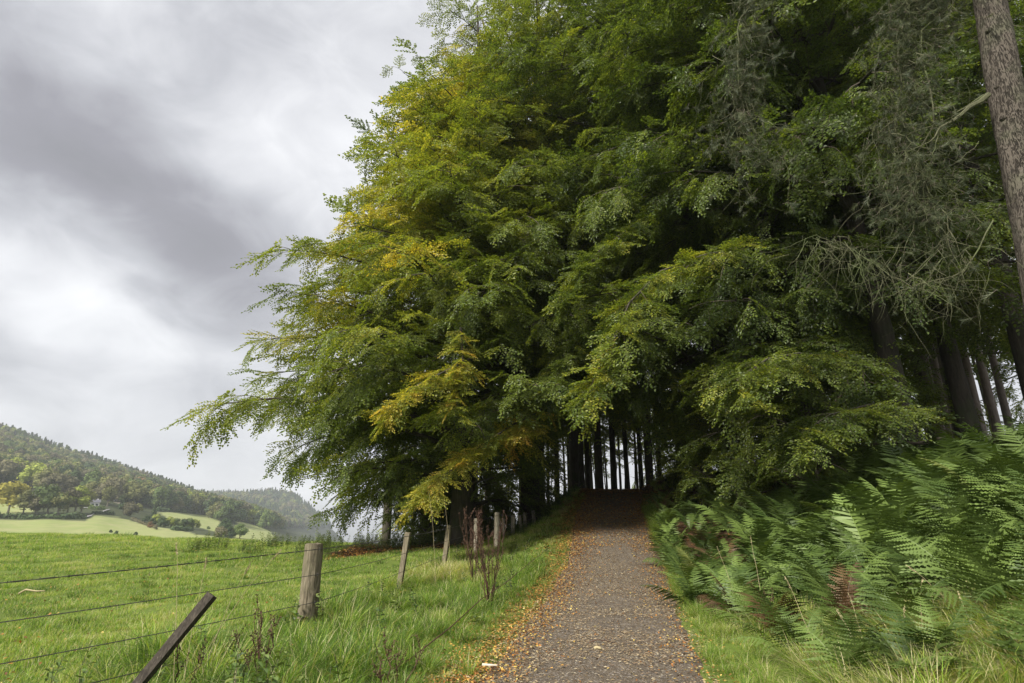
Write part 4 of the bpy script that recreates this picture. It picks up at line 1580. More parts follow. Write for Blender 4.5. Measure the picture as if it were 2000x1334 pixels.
fr_green = [frond_mesh(40 + k, M_fern) for k in range(8)]
fr_simple = [frond_mesh(50 + k, M_fern, 1.0, True) for k in range(6)]
fr_yellow = [frond_mesh(60 + k, M_fern_yellow) for k in range(2)]
fr_brown = [frond_mesh(70 + k, M_fern_brown) for k in range(3)]
g = random.Random(17)
nf_ = 0
ferns = []
y_ = 4.7
while y_ < 19.5:
    edge = float(path_x(y_)) + 1.12 + max(0, 10.5 - y_) * .19 + (0 if y_ < 14 else (y_ - 14) * .05)
    x_ = edge + g.uniform(.1, .4)
    right_end = min(y_ * .98 + 1.0, 12.5)
    row = 0
    while x_ < right_end:
        xx, yy = x_ + g.uniform(-.2, .2), y_ + g.uniform(-.25, .25)
        d_e = xx - edge
        if y_ > 14 and d_e > 2.6:
            break
        if y_ > 11.8 and d_e > 5.6:
            break
        if math.hypot(xx - 9.3, yy - 13.4) < .7:
            x_ += .8
            continue
        far_ = yy > 14
        plant = empty('fern_plant', (xx, yy, Zf(xx, yy) - .02), g.uniform(0, 6.28))
        big = .68 + .46 * float(sstep(d_e, 0, 3.0)) + .12 * g.random()
        nfr = g.randint(7, 9) if not far_ else 6
        browny = d_e < 1.1 and g.random() < .22
        yellowy = g.random() < .07
        for k in range(nfr):
            az = k * 2.4 + g.uniform(-.7, .7)
            if browny and k % 2 == 0:
                me_ = g.choice(fr_brown)
            elif yellowy and k < 3:
                me_ = g.choice(fr_yellow)
            else:
                me_ = g.choice(fr_green if yy < 8.5 else fr_simple)
            fo = link('frond', me_, plant)
            el = R(g.uniform(60, 86)) if k < 6 else R(g.uniform(25, 45))
            fo.rotation_euler = (R(g.uniform(-40, 40)), -el, az)
            s = big * g.uniform(.85, 1.2)
            fo.scale = (s, s * g.uniform(1.0, 1.35), s)
        look = 'browning ' if browny else 'yellow flecked ' if yellowy else ''
        ferns.append((plant, big, look, 0 if d_e < .9 else 1 if d_e < 2.3 else 2 if d_e < 3.8 else 3 if d_e < 5.5 else 4,
                      0 if yy < 6.6 else 1 if yy < 8.6 else 2 if yy < 10.4 else 3 if yy < 12.5 else 4 if yy < 15 else 5))
        tag(plant, 'bracken', 'fern', 'bracken plants on the bank right of the path')
        nf_ += 1
        x_ += g.uniform(.58, .80) * (1 if yy < 12 else 1.15)
    y_ += .62 if y_ < 12 else .8

UP = ['at the bank foot', 'low on the bank', 'halfway up the bank', 'high on the bank', 'on the bank top']
ALONG = ['behind the tall dry grass', 'opposite the thick round post', 'opposite the tall dead dock', 'opposite the leaning thin stakes',
         'where the path begins to climb', 'beside the steep shaded path']
cells = {}
for f_ in ferns:
    cells.setdefault(f_[2:], []).append(f_)
for (look, u_, a_), mem in cells.items():
    mem.sort(key=lambda f_: -f_[1])
    for k, f_ in enumerate(mem):
        if len(mem) == 1: rank = ''
        elif k == 0: rank = 'largest '
        elif k == len(mem) - 1: rank = 'smallest '
        elif k == 1: rank = 'second largest '
        else: rank = 'middling '
        f_[0]['label'] = '%s%sbracken %s, %s' % (rank, look or 'green ', UP[u_], ALONG[a_])

# ------------------------------------------------------------------ grass
def tuft_mesh(seed, n_, rad, lmin, lmax, wd_, bend, material, name, segs=3, seeds=False):
    g = random.Random(seed)
    mb = MB()
    for k in range(n_):
        th, rr = g.uniform(0, 6.283), rad * math.sqrt(g.random())
        b = Vector((math.cos(th) * rr, math.sin(th) * rr, -.01))
        out = g.uniform(0, 6.283) if rad > .2 else th + g.uniform(-.7, .7)
        L = g.uniform(lmin, lmax)
        d = Vector((math.cos(out), math.sin(out), 0))
        side = Vector((-d.y, d.x, 0)) * wd_ * g.uniform(.6, 1.2)
        bd = bend * g.uniform(.3, 1.3)
        vsl = []
        for j in range(segs):
            s = j / segs
            c = b + Vector((0, 0, 1)) * L * s * (1 - .35 * bd * s) + d * L * bd * s * s
            w_ = 1 - s * .6
            vsl += [c - side * w_, c + side * w_]
        vsl.append(b + Vector((0, 0, 1)) * L * (1 - .35 * bd) * (1 if bd < 1.2 else .8) + d * L * bd)
        fsl = [(2 * j, 2 * j + 1, 2 * j + 3, 2 * j + 2) for j in range(segs - 1)]
        fsl.append((2 * segs - 2, 2 * segs - 1, 2 * segs))
        mb.add(vsl, fsl, g.random() ** 1.5 if g.random() < .88 else 1.9, g.random())
    return mb.mesh(name, material)


turf = [tuft_mesh(k, 330, .36, .05, .13, .0032, .8, M_grass, 'turf', 2) for k in range(4)]
turf += [tuft_mesh(10 + k, 130, .16, .10, .2, .0035, .9, M_grass, 'turf', 2) for k in range(2)]
NG_turf = gn_group(proto_collection('turf', turf))
long_ = [tuft_mesh(30 + k, 80, .10, .25, .5, .0036, .8 + .15 * k, M_grass, 'long_grass', 4) for k in range(4)]
NG_long = gn_group(proto_collection('long_grass', long_))

g = random.Random(21)
data = []
y_ = 3.6
while y_ < 42:
    st = .27 if y_ < 9 else (.36 if y_ < 15 else .52 if y_ < 24 else .85)
    x_ = max(-y_ * 1.02 - 2, -44)
    while x_ < float(path_x(y_)) - 1.4 and x_ < 5:
        xx, yy = x_ + g.uniform(-.5, .5) * st, y_ + g.uniform(-.5, .5) * st
        if xx < fence_x(yy) + .4 or True:
            wdn = float(woodness(xx, yy))
            if g.random() > wdn * 1.1:
                dry = .16 * mn.noise(Vector((xx * .3, yy * .3, 1))) + .22 * mn.noise(Vector((xx * 1.1, yy * 1.1, 5))) + .05
                big = g.random() < .10
                k = g.randrange(4) if not big else 4 + g.randrange(2)
                sc_ = g.uniform(.8, 1.15) * (1 if y_ < 15 else 1.35 if y_ < 24 else 1.9)
                hz = .55 + .6 * (mn.noise(Vector((xx * .8, yy * .8, 9))) + .4)
                data.append(((xx, yy, Zf(xx, yy)), (0, 0, g.uniform(0, 6.28)), sc_ * (.42 + .42 * hz), k, max(0.05, .37 + dry * 1.2 + g.gauss(0, .07) - (.16 if big else 0))))
        x_ += st
    y_ += st
tag(scatter('field_grass', NG_turf, data), kind='stuff')

data = []
for _ in range(2600):          # left verge
    y_ = 3.8 + 20 * g.random() ** 1.35
    fx_, dl = float(fence_x(y_)) - .35, float(path_x(y_)) - 1.15
    x_ = g.uniform(fx_, dl)
    s = (x_ - fx_) / (dl - fx_)
    if s > .90 and g.random() < .85:
        continue
    nz = mn.noise(Vector((x_ * .9, y_ * .9, 3)))
    if math.hypot(x_ + 2.95, y_ - 7.6) < .75: nz = -.95
    if -.9 < nz < -.25 and g.random() < .7:
        continue
    dry = .30 * (y_ > 15) + .45 * (math.hypot(x_ + 1.3, y_ - 13.0) < 1.1) + .25 * (mn.noise(Vector((x_, y_, 8))) > .25)
    data.append(((x_, y_, Zf(x_, y_) - .01), (0, 0, g.uniform(0, 6.28)), g.uniform(.45, .95) * (1 + .5 * nz) * (1 - .45 * s) * (1.25 if y_ < 8 else 1.1 if y_ < 14 else .75), g.randrange(4), max(.1, min(.85, .32 + dry * g.random() * 1.5 + g.gauss(0, .07)))))
for _ in range(1300):          # right verge and the tall dry grass in front of the bracken
    y_ = 4.0 + 16 * g.random() ** 1.5
    dl = float(path_x(y_)) + 1.12
    wdt = .35 + max(0, 10.5 - y_) * .42
    s = g.random()
    x_ = dl + wdt * s
    dry = .45 * s * (y_ < 8) + .1
    data.append(((x_, y_, Zf(x_, y_) - .01), (0, 0, g.uniform(0, 6.28)), g.uniform(.35, .75) * (.55 + .9 * s), g.randrange(4), max(.1, min(.95, .38 + dry * g.uniform(0, 1.4) + g.gauss(0, .06)))))
for _ in range(560):
    y_ = g.uniform(4.2, 6.3)
    x_ = g.uniform(float(path_x(y_)) + 2.0, y_ + 1.0)
    data.append(((x_, y_, Zf(x_, y_) - .01), (0, 0, g.uniform(0, 6.28)), g.uniform(.7, 1.15), g.randrange(4), max(.2, min(.97, .66 + g.gauss(0, .2)))))
for _ in range(260):           # mound beside the crest, both sides
    sx = g.choice((0, 1))
    x_, y_ = (g.gauss(6.8, .9), g.gauss(24.3, 1.3)) if sx else (g.gauss(1.5, .8), g.gauss(24.2, 1.5))
    if abs(x_ - path_x(y_)) > 1.5:
        data.append(((x_, y_, Zf(x_, y_)), (0, 0, g.uniform(0, 6.28)), g.uniform(.5, .9), g.randrange(4), .45 + .3 * g.random() if sx else .25))
tag(scatter('verge_grass', NG_long, data), kind='stuff')

# weeds: nettles and broad leaved low plants
def weed_mesh(seed, H, n_, lf):
    g = random.Random(seed)
    mb = MB()
    P = [Vector((0, 0, 0)), Vector((.02, .01, H * .5)), Vector((.05 * g.uniform(-1, 1), .05, H))]
    mb.tube(P, [.004, .003, .002], 3, False, 1)
    for k in range(n_):
        s = .15 + .85 * k / n_
        b = P[0].lerp(P[2], s)
        for sg in (0, 1):
            th = (k % 2) * 1.57 + sg * 3.14 + g.uniform(-.3, .3)
            ax_ = Vector((math.cos(th), math.sin(th), g.uniform(-.3, .5))).normalized()
            nr = Vector((0, 0, 1)); nr = (nr - ax_ * nr.dot(ax_)).normalized()
            leaf_poly(mb, b, ax_, nr, lf * (1.1 - .5 * s) * g.uniform(.8, 1.2), lf * .5, g.random(), g.random(), g)
    return mb.mesh('weed', [M_weed, M_twig])


NG_weed = gn_group(proto_collection('weed', [weed_mesh(1, .5, 8, .09), weed_mesh(2, .7, 10, .10), weed_mesh(3, .22, 4, .12)]))
data = []
for _ in range(1700):
    x_ = g.uniform(-12, .5); y_ = g.uniform(19.5, 23.8) - min(0, x_ + 3) * .12
    nh = mn.noise(Vector((x_ * .9, y_ * .6, 12)))
    if nh < -.12 or (x_ < -8 and nh < .12): continue
    data.append(((x_, y_, Zf(x_, y_)), (R(g.gauss(0, 12)), R(g.gauss(0, 12)), g.uniform(0, 6)), g.uniform(.35, .75) + nh * .8, g.randrange(2), g.random()))
tag(scatter('nettle_bed', NG_weed, data), kind='stuff')
data = []
for _ in range(330):
    y_ = 4.2 + 12 * g.random() ** 1.4
    fx_, dl = float(fence_x(y_)) - .1, float(path_x(y_)) - 1.6
    x_ = g.uniform(fx_, dl)
    if mn.noise(Vector((x_ * .8, y_ * .8, 30))) < .05:
        continue
    data.append(((x_, y_, Zf(x_, y_)), (R(g.gauss(0, 10)), R(g.gauss(0, 10)), g.uniform(0, 6)), g.uniform(.6, 1.0), g.choice((0, 2, 2)), g.random()))
for _ in range(900):      # ivy and low growth on the shaded bank right and on the left mound
    if g.random() < .6:
        x_, y_ = g.uniform(5.5, 14), g.uniform(12, 24)
    else:
        x_, y_ = g.gauss(1.2, 1.0), g.uniform(22.5, 27)
    if abs(x_ - path_x(y_)) < 1.7:
        continue
    data.append(((x_, y_, Zf(x_, y_)), (R(g.gauss(0, 15)), R(g.gauss(0, 15)), g.uniform(0, 6)), g.uniform(.6, 1.0), g.choice((0, 2, 2)), g.random() * .5))
tag(scatter('low_weeds', NG_weed, data), kind='stuff')

# ------------------------------------------------------------------ fallen leaves and shreds
PAL = [(.46, .21, .05), (.36, .15, .035), (.52, .29, .07), (.20, .09, .03), (.56, .42, .12), (.13, .07, .03), (.36, .17, .05)]


def litter(name, items, flake=False):
    V_, F_, C_ = [], [], []
    for (x_, y_, z_, L, W, yaw, pit, rl, c) in items:
        cyw, syw = math.cos(yaw), math.sin(yaw)
        o = len(V_)
        a_ = Vector((cyw * math.cos(pit), syw * math.cos(pit), math.sin(pit)))
        b_ = Vector((-syw, cyw, rl)).normalized()
        q = Vector((x_, y_, z_))
        V_ += [tuple(q - a_ * L / 2), tuple(q + b_ * W / 2 + Vector((0, 0, L * .12))), tuple(q + a_ * L / 2), tuple(q - b_ * W / 2 + Vector((0, 0, L * .06)))]
        F_ += [(o, o + 1, o + 2), (o, o + 2, o + 3)]
        C_ += [c, c]
    me = bpy.data.meshes.new(name)
    me.from_pydata(V_, [], F_)
    at_ = me.attributes.new('lcol', 'FLOAT_COLOR', 'FACE')
    at_.data.foreach_set('color', np.array([tuple(c) + (1,) for c in C_], dtype=np.float32).ravel())
    me.materials.append(M_litter)
    o = link(name, me)
    tag(o, kind='stuff')
    return o


def pcol(g, orange):
    c = g.choice(PAL)
    if orange < .5 and g.random() < .25:
        c = g.choice(((.50, .40, .14), (.55, .36, .08), (.45, .36, .2)))
    k = g.uniform(.65, 1.15)
    return (c[0] * k, c[1] * k, c[2] * k)


g = random.Random(33)
it = []
for _ in range(46000):
    y_ = 4.6 + 22 * g.random() ** 1.25
    side = g.random() ** 1.15
    if .42 <= side < .66 and y_ < 10 and g.random() < .65: continue
    if side < .42:          # left edge band, wider up the hill
        x_ = float(path_x(y_)) - 1.12 + g.gauss(-.06, .20 + .012 * y_)
    elif side < .66:
        x_ = float(path_x(y_)) + 1.08 + g.gauss(0, .15 + .015 * y_)
    else:
        x_ = float(path_x(y_)) + g.uniform(-1.1, 1.1)
        if y_ < 15 and g.random() < .95:
            continue
    d_ = abs(x_ - float(path_x(y_)))
    z_ = (float(path_z(y_)) + .025 if d_ < 1.1 else Zf(x_, y_) + .012)
    s = g.uniform(.022, .044) * (1.0 if y_ < 14 else 1.25)
    it.append((x_, y_, z_ + g.uniform(0, .03), s, s * .62, g.uniform(0, 6.28), g.gauss(0, .3), g.gauss(0, .4), pcol(g, y_ / 20)))
for _ in range(12000):     # under the trees
    if g.random() < .5:
        x_, y_ = g.uniform(4.5, 16), g.uniform(10, 30)
        if abs(x_ - path_x(y_)) < 1.6: continue
    else:
        x_, y_ = g.uniform(-6, 1), g.uniform(18.5, 25)
    s = g.uniform(.05, .09)
    it.append((x_, y_, Zf(x_, y_) + g.uniform(.01, .05), s, s * .62, g.uniform(0, 6.28), g.gauss(0, .3), g.gauss(0, .4), pcol(g, 1)))
for _ in range(3500):      # drifts at the crest
    y_ = g.uniform(17.5, 26)
    x_ = float(path_x(y_)) + g.choice((-1, 1)) * abs(g.gauss(1.2, .6))
    s = g.uniform(.04, .08)
    it.append((x_, y_, max(Zf(x_, y_), float(path_z(y_)) if abs(x_ - path_x(y_)) < 1.1 else -9) + g.uniform(.02, .07), s, s * .62, g.uniform(0, 6.28), g.gauss(0, .3), g.gauss(0, .4), pcol(g, 1)))
for _ in range(900):       # strewn over field and verge
    y_ = 4 + 20 * g.random() ** 1.3
    x_ = g.uniform(-y_, float(path_x(y_)) - 1.5)
    s = g.uniform(.035, .055)
    it.append((x_, y_, Zf(x_, y_) + g.uniform(.05, .10), s, s * .65, g.uniform(0, 6.28), g.gauss(0, .4), g.gauss(0, .4), pcol(g, .7)))
litter('fallen_leaves', it)
it = []
for _ in range(42000):
    y_ = 4.6 + 14 * g.random() ** 1.2
    x_ = float(path_x(y_)) + g.uniform(-1.15, 1.15)
    if mn.noise(Vector((x_ * .9, y_ * .9, 44))) < -.2 and g.random() < .75:
        continue
    L = g.uniform(.012, .045)
    k = g.uniform(.55, 1.1)
    c = g.choice(((.42, .33, .20), (.36, .27, .15), (.30, .2, .11), (.16, .11, .07), (.48, .42, .30)))
    it.append((x_, y_, float(path_z(y_)) + .026 + g.uniform(0, .006), L, L * g.uniform(.12, .4), g.gauss(.1, .75), g.gauss(0, .1), g.gauss(0, .2), tuple(q * k for q in c)))
litter('path_shreds', it)

# ------------------------------------------------------------------ fence
fence = empty('wire_fence', (-3.0, 8.0, Zf(-3, 8)))
tag(fence, 'old post and wire fence between the grassy verge and the field', 'fence')
FB = Vector(fence.location)


def stake(name, foot, top, r_, material, label=None, square=True, taper=.95, seed=0):
    g = random.Random(seed)
    ax_ = (top - foot)
    L = ax_.length
    ax_.normalize()
    a = ax_.cross(Vector((.3, 1, 0))).normalized(); b = ax_.cross(a)
    mb = MB()
    n_ = 10
    sides = 4 if square else 20
    ks = [(1, 1), (-1, 1), (-1, -1), (1, -1)]
    vs_, fs_ = [], []
    rs_ = [1 + g.uniform(-.05, .05) for _ in range(sides)]
    for k in range(n_ + 1):
        s = k / n_
        for j in range(sides):
            if square:
                v = (a * ks[j][0] + b * ks[j][1] * .72) * r_
            else:
                th = 6.283 * j / sides
                v = (a * math.cos(th) + b * math.sin(th)) * r_ * rs_[j] * (1 - .035 * (s > .99))
            v = v * (1 + .03 * g.uniform(-1, 1)) * (1 - (1 - taper) * s)
            vs_.append(ax_ * (L * s) + v + (ax_ * g.uniform(-.01, .01) if k == n_ else Vector()))
    for k in range(n_):
        for j in range(sides):
            j2 = (j + 1) % sides
            fs_.append((k * sides + j, k * sides + j2, (k + 1) * sides + j2, (k + 1) * sides + j))
    fs_.append(tuple(n_ * sides + j for j in range(sides)))
    mb.add(vs_, fs_)
    o = mb.build(name, material)
    o.location = foot
    return o


def to_parent(o, par):
    o.parent = par
    o.location = Vector(o.location) - Vector(par.location)


posts = [  # foot px, top px, distance, half width, round?, label
    ((598, 1236), (614, 1062), 8.0, .128, False, M_post, 'thick round weathered post, the stoutest of the fence'),
    ((779, 1150), (797, 1040), 11.6, .048, True, M_post, None),
    ((866, 1112), (877, 1026), 14.2, .050, True, M_post, None),
    ((929, 1080), (930, 1013), 16.6, .05, True, M_litpost, None),
    ((970, 1078), (971, 1001), 17.6, .085, False, M_litpost, 'pale square topped post taller than its neighbours'),
    ((1001, 1058), (1003, 1006), 20.4, .06, True, M_litpost, None),
    ((984, 1062), (983, 1012), 20.0, .04, True, M_litpost, None),
    ((1019, 1045), (1014, 1006), 21.4, .055, True, M_litpost, None),
    ((1026, 1044), (1025, 1001), 21.9, .06, True, M_litpost, None),
    ((1045, 1034), (1041, 997), 22.8, .06, True, M_litpost, None)]
tops = []
for k, (fp, tp, yy, hw, sq, mm, lab) in enumerate(posts):
    top = at(tp[0], tp[1], yy)
    foot = at(fp[0], fp[1], yy)
    gz = Zf(foot.x, foot.y)
    dd = top - foot
    foot = foot + dd * ((gz - .1 - foot.z) / dd.z)
    o = stake('post', foot, top, hw, mm, None, sq, 1.0 if sq else .93, k)
    to_parent(o, fence)
    if lab: o['label'] = lab
    tops.append((top, foot, hw, o))
# near end: the fence goes on to the left, out of the frame
nearp = Vector((-5.3, 1.2, 0)); nearp.z = Zf(-5.3, 1.2)


def wire(pts, name, barbed, label=None):
    mb = MB()
    g = random.Random(len(pts) * 3 + int(barbed))
    for A, Bq in zip(pts[:-1], pts[1:]):
        L = (Bq - A).length
        n_ = max(4, int(L / (.08 if barbed else .5)))
        for tw_ in ((0, 3.14) if barbed else (0,)):
            P = []
            for k in range(n_ + 1):
                s = k / n_
                q = A.lerp(Bq, s) + Vector((0, 0, -.015 * L * .25 * math.sin(s * math.pi)))
                if barbed:
                    th = tw_ + k * 1.25
                    q = q + Vector((0, math.cos(th), math.sin(th))) * .0035
                P.append(q - FB)
            mb.tube(P, .0030 if barbed else .0040, 4, False)
        if barbed:
            k = .06
            while k < L:
                q = A.lerp(Bq, k / L) + Vector((0, 0, -.015 * L * .25 * math.sin(k / L * math.pi))) - FB
                for _ in range(2):
                    d = Vector((g.uniform(-.5, .5), g.uniform(-.6, .6), g.uniform(-1, 1))).normalized() * .016
                    mb.tube([q - d, q + d], .0018, 3, False)
                k += .11
    o = mb.build('wire', M_wire, fence)
    if label: o['label'] = label
    return o


chain = [k for k in (0, 1, 2, 4, 5, 8, 9)]
T0, F0 = tops[0][0], tops[0][1]
P1h = T0.z - .06
for wi, (pxs, dz, barbed, lab) in enumerate([((0, 1132), .06, True, 'barbed top wire'), ((0, 1209), .37, False, None), ((0, 1290), .70, False, None), ((150, 1334), 1.02, False, None)]):
    pts = []
    q = at(pxs[0], pxs[1], 4.75)
    Aw = T0 + (F0 - T0) * (dz / (T0 - F0).length)
    off = Vector((.135, -.02, 0))
    q0 = q + (q - (Aw + off)) * .9
    pts.append(q0)
    pts.append(Aw + off)
    for c in chain[1:]:
        tp_, ft_, hw, _ = tops[c]
        f = dz / 1.15
        w_ = tp_ + (ft_ - tp_) * min(.95, f) + Vector((hw, -hw * .4, 0))
        pts.append(w_)
    wire(pts, 'wire', barbed, lab)
    # staple on the thick post
    mb = MB(); s_ = Aw + Vector((.10, -.095, 0)) - tops[0][1]
    mb.tube([s_ + Vector((0, 0, .018)), s_ + Vector((.02, -.03, .012)), s_ + Vector((.02, -.03, -.012)), s_ + Vector((0, 0, -.018))], .003, 4)
    mb.build('staple', M_wire, tops[0][3])

# broken square stake leaning across the wires
ft, tp = at(272, 1334, 4.9), at(414, 1162, 5.15)
ft = ft + (tp - ft) * -.12
o = stake('leaning_stake', ft, tp, .038, M_darkpost, None, True, 1, 44)
tag(o, 'dark square stake broken from the ground and leaning across the fence wires', 'stake')

# ------------------------------------------------------------------ docks, stems, sticks
def dock(loc, H, n_, label, leaves, seed, spread=.35, category='plant', material=None):
    g = random.Random(seed)
    o = empty('dock_plant', loc)
    tag(o, label, category)
    for k in range(n_):
        mb = MB()
        th = g.uniform(0, 6.28)
        L = H * g.uniform(.6, 1.0)
        sp = spread * g.uniform(.3, 1)
        P = [Vector((0, 0, -.05))]
        for j in range(1, 8):
            s = j / 7
            P.append(Vector((math.cos(th) * sp * s ** .8 + g.gauss(0, .012), math.sin(th) * sp * s ** .8 + g.gauss(0, .012), L * s)))
        mb.tube(P, [.007 * (1 - .7 * j / 7) for j in range(8)], 5)
        for j in range(int(8 * L)):      # short side stalks carrying seed husks
            s = g.uniform(.35, .97)
            q = P[0].lerp(P[7], s)
            f = s * 7; jj = min(int(f), 6); q = P[jj].lerp(P[jj + 1], f - jj)
            d = Vector((g.gauss(0, .4), g.gauss(0, .4), 1)).normalized()
            ll = g.uniform(.06, .2)
            mb.tube([q, q + d * ll], [.003, .0015], 3, False)
            for _ in range(16):
                c = q + d * ll * g.random() + Vector((g.gauss(0, .008), g.gauss(0, .008), g.gauss(0, .008)))
                a = Vector((g.gauss(0, 1), g.gauss(0, 1), g.gauss(0, 1))).normalized() * .009
                b = a.orthogonal().normalized() * .006
                mb.add([c - a, c + b, c + a, c - b], [(0, 1, 2, 3)])
        mb.build('stalk', M_dead, o)
    for k in range(leaves):
        th = k * 2.4 + g.uniform(-.3, .3)
        mb = MB()
        L, W = g.uniform(.16, .3), g.uniform(.06, .10)
        d = Vector((math.cos(th), math.sin(th), 0)); sd_ = Vector((-d.y, d.x, 0))
        vs_, fs_ = [], []
        for j in range(7):
            s = j / 6
            c = d * L * s + Vector((0, 0, .05 + L * (.9 * s - 1.0 * s * s)))
            wv_ = W * math.sin(min(1, s * 1.15 + .12) * math.pi) * .5 + .003
            vs_ += [c - sd_ * wv_ + Vector((0, 0, .02 * math.sin(j * 2))), c - Vector((0, 0, .006)), c + sd_ * wv_ + Vector((0, 0, .02 * math.cos(j * 2)))]
        for j in range(6):
            fs_ += [(3 * j, 3 * j + 1, 3 * j + 4, 3 * j + 3), (3 * j + 1, 3 * j + 2, 3 * j + 5, 3 * j + 4)]
        mb.add(vs_, fs_, g.random())
        mb.build('leaf', M_dockgreen, o, True)
    return o


def gp(px, py, y_):
    q = at(px, py, y_)
    q.z = Zf(q.x, q.y)
    return q


dock(gp(958, 1185, 9.6), 1.45, 15, 'tall dead dock with red brown stalks and green leaves at its base', 9, 1, .45)
dock(gp(925, 1120, 12.0), 1.5, 9, 'thin dead dock standing behind the larger one by the fence', 0, 2, .35)
dock(gp(505, 1360, 5.6), 0.62, 7, 'dark dead dock at the bottom edge left of the thick post', 0, 3, .40)
dock(gp(350, 1390, 5.2), .5, 3, 'small dead dock stalks beside the leaning stake', 0, 4, .3)
dock(gp(770, 1385, 5.2), .55, 4, 'short dead dock at the bottom edge beside the bramble cane', 2, 5, .25)
dock(gp(1485, 1230, 7.7), .5, 3, 'withered brown dock at the foot of the bracken', 2, 6, .25)


def stem(p_top, p_bot, y_, label, seed, head=True, cat='grass stem', name='grass_stem', material=None, r0=.003):
    g = random.Random(seed)
    A, Bq = at(p_bot[0], p_bot[1], y_), at(p_top[0], p_top[1], y_ + .15)
    gz = Zf(A.x, A.y)
    if A.z > gz:
        A = A + (A - Bq) * ((A.z - gz) / max(.05, (Bq.z - A.z)))
    o = empty(name, A)
    tag(o, label, cat)
    L = (Bq - A).length
    P = [Vector((0, 0, 0))]
    for k in range(1, 9):
        s = k / 8
        P.append((Bq - A) * s + Vector((0, 0, .10 * L * math.sin(s * math.pi))) + Vector((g.gauss(0, .004), g.gauss(0, .004), 0)))
    mb = MB(); mb.tube(P, [r0 * (1 - .6 * k / 8) for k in range(9)], 4)
    mb.build('stalk', material or M_straw, o)
    if head:
        mb = MB()
        d = (P[8] - P[6]).normalized()
        for _ in range(40):
            c = P[8] - d * g.uniform(0, .10) + Vector((g.gauss(0, .004), g.gauss(0, .004), g.gauss(0, .004)))
            a = (d + Vector((g.gauss(0, .4), g.gauss(0, .4), g.gauss(0, .3)))).normalized() * .010
            b = a.orthogonal().normalized() * .003
            mb.add([c - a, c + b, c + a, c - b], [(0, 1, 2, 3)])
        mb.build('seed_head', material or M_straw, o)


S = [((345, 1060), (338, 1300), 5.2, 'upright straw grass stem left of the leaning stake top'), ((405, 1088), (366, 1290), 5.3, 'straw grass stem just above the leaning stake'),
     ((492, 1098), (405, 1300), 5.4, 'arching straw grass stem ending left of the thick post'), ((549, 1074), (390, 1312), 5.4, 'longest arching straw stem reaching towards the thick post'),
     ((868, 975), (880, 1130), 11.5, 'tall thin stem rising above the fence by the second stake'), ((838, 960), (850, 1125), 11.6, 'second tall thin stem beside the dark beech foliage'),
     ((1534, 1126), (1612, 1334), 5.6, 'straw stem leaning left in front of the bracken'), ((1632, 1187), (1697, 1325), 5.4, 'short leaning straw stem at the middle of the bracken foot'),
     ((1766, 1184), (1775, 1325), 5.2, 'upright straw stem before the dark bracken'), ((1770, 1104), (1900, 1240), 5.6, 'straw stem slanting across the right bracken'),
     ((1800, 1130), (1802, 1230), 5.7, 'upright straw stem crossing the slanting one'), ((1657, 1158), (1707, 1334), 5.5, 'tall leaning straw stem beside the upright one'),
     ((1870, 1155), (1935, 1330), 5.2, 'straw stem at the right bottom before the hanging frond'), ((1400, 1068), (1430, 1160), 8.4, 'thin straw stem at the left bracken edge'),
     ((1465, 1045), (1482, 1140), 8.2, 'upright thin straw stem among the left bracken'), ((1975, 1170), (1990, 1330), 5.1, 'straw stem nearest the right frame edge'),
     ((1050, 1100), (1075, 1240), 7.0, 'thin straw stem in the left verge near the path')]
for k, (a_, b_, yy, lab) in enumerate(S[:-1]):
    stem(a_, b_, yy, lab, k, k not in (4, 5))

# bramble cane over the verge
P = [at(742, 1332, 5.6), at(800, 1290, 6.2), at(880, 1225, 7.2), at(940, 1170, 8.2), at(985, 1140, 8.9), at(1040, 1095, 9.8), at(1070, 1072, 10.3)]
P = [Vector((q.x, q.y, max(q.z, Zf(q.x, q.y) + .12))) for q in P]
o0 = P[0].copy()
mb = MB(); mb.tube([q - o0 for q in P], [.008, .0075, .007, .006, .005, .004, .002], 6)
for k in range(30):
    j = rnd.randrange(6); q = P[j].lerp(P[j + 1], rnd.random()) - o0
    d = Vector((rnd.gauss(0, 1), rnd.gauss(0, 1), rnd.gauss(0, 1))).normalized() * .014
    mb.tube([q, q + d], [.0025, .0005], 3, False)
o = mb.build('bramble_cane', M_dead); o.location = o0
tag(o, 'long dark bramble cane arching over the left verge towards the path', 'bramble')


def stick(name, pts, r_, label, material, cat='stick'):
    o0 = Vector(pts[0])
    mb = MB(); n_ = len(pts)
    mb.tube([Vector(q) - o0 for q in pts], [r_ * (1 - .5 * k / n_) for k in range(n_)], 6, True, 0, .5, .12)
    o = mb.build(name, material, None, True); o.location = o0
    tag(o, label, cat)
    return o


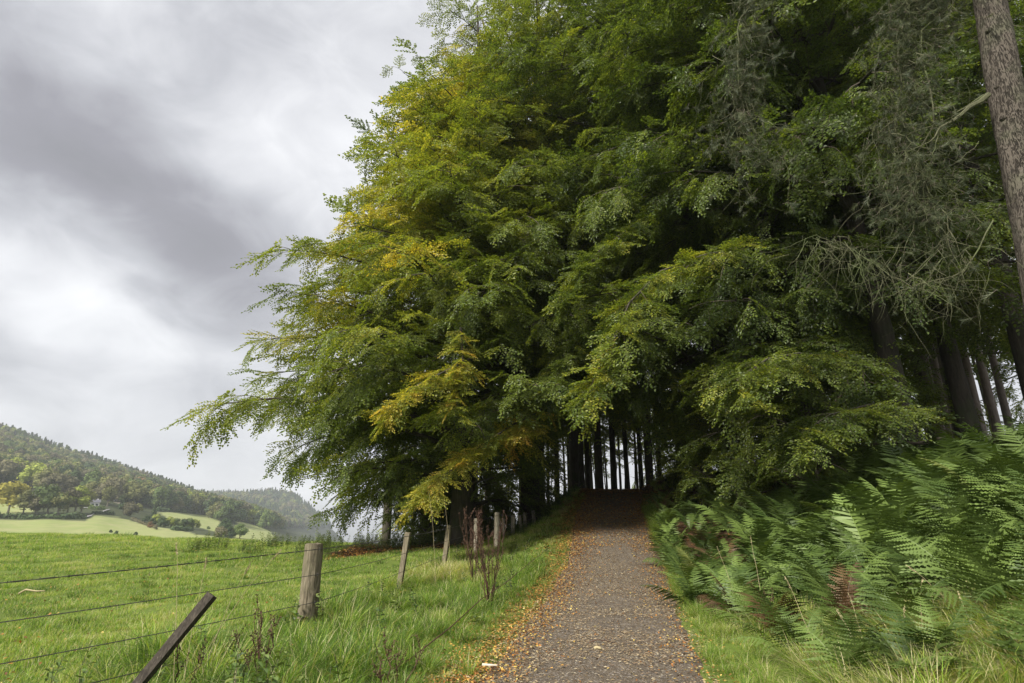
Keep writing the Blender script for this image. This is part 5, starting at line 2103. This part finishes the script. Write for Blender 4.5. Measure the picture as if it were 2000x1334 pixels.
q = gp(38, 1152, 11.6)
stick('fallen_stick', [q + Vector((0, 0, .05)), q + Vector((.12, 0, .12)), q + Vector((.3, .03, .09)), q + Vector((.48, 0, .10))], .018, 'bent grey brown stick lying on the field grass', M_straw)
q = gp(942, 1292, 6.3); q.z = float(path_z(6.3)) + .05
stick('fallen_stick', [q, q + Vector((.07, -.01, .0)), q + Vector((.15, -.03, 0))], .014, 'short pale stick among leaves at the left path edge', M_palestick)
q = gp(1150, 1228, 7.3); q.z = float(path_z(7.3)) + .03
stick('fallen_twig', [q, q + Vector((.1, .03, .02)), q + Vector((.2, .02, .01)), q + Vector((.3, -.02, 0))], .006, 'thin dark twig lying on the middle of the path', M_dead)
q = gp(1160, 1250, 7.0); q.z = float(path_z(7)) + .03
stick('fallen_cone', [q, q + Vector((.03, .0, .015)), q + Vector((.06, -.01, .01)), q + Vector((.08, -.015, 0))], .020, 'small brown cone lying on the path', M_straw, 'cone')
# fallen branches behind the bracken
for k, (pp, yy, lab) in enumerate([(((1760, 872), (1810, 862), (1850, 852), (1880, 866)), 12.3, 'curved pale dead branch lying before the thick dark stem'),
                                   (((1700, 868), (1760, 864), (1830, 868), (1875, 880)), 12.0, 'long brown fallen branch behind the top of the bracken')]):
    stick('fallen_branch', [at(a_, b_, yy) for a_, b_ in pp], .03, lab, M_twig, 'branch')

# ------------------------------------------------------------------ air over the valley
def haze_box():
    mb = MB()
    box_mesh(mb, -1750, 1750, -60, 1750, -180, 150)
    m = bpy.data.materials.new('haze')
    m.use_nodes = True
    t = NT(m.node_tree)
    pv = t.n('ShaderNodeVolumePrincipled', inp={'Color': (.80, .84, .92, 1), 'Density': 0.00030, 'Anisotropy': .2})
    o_ = t.n('ShaderNodeOutputMaterial')
    t.t.links.new(pv.outputs[0], o_.inputs['Volume'])
    o = mb.build('haze', m)
    tag(o, kind='stuff')


HAZE = True
if HAZE:
    haze_box()
print('ferns', nf_, 'A', nA[1], 'B', nB[1], 'C', nC[1], 'D', nD[1], 'E', nE[1])
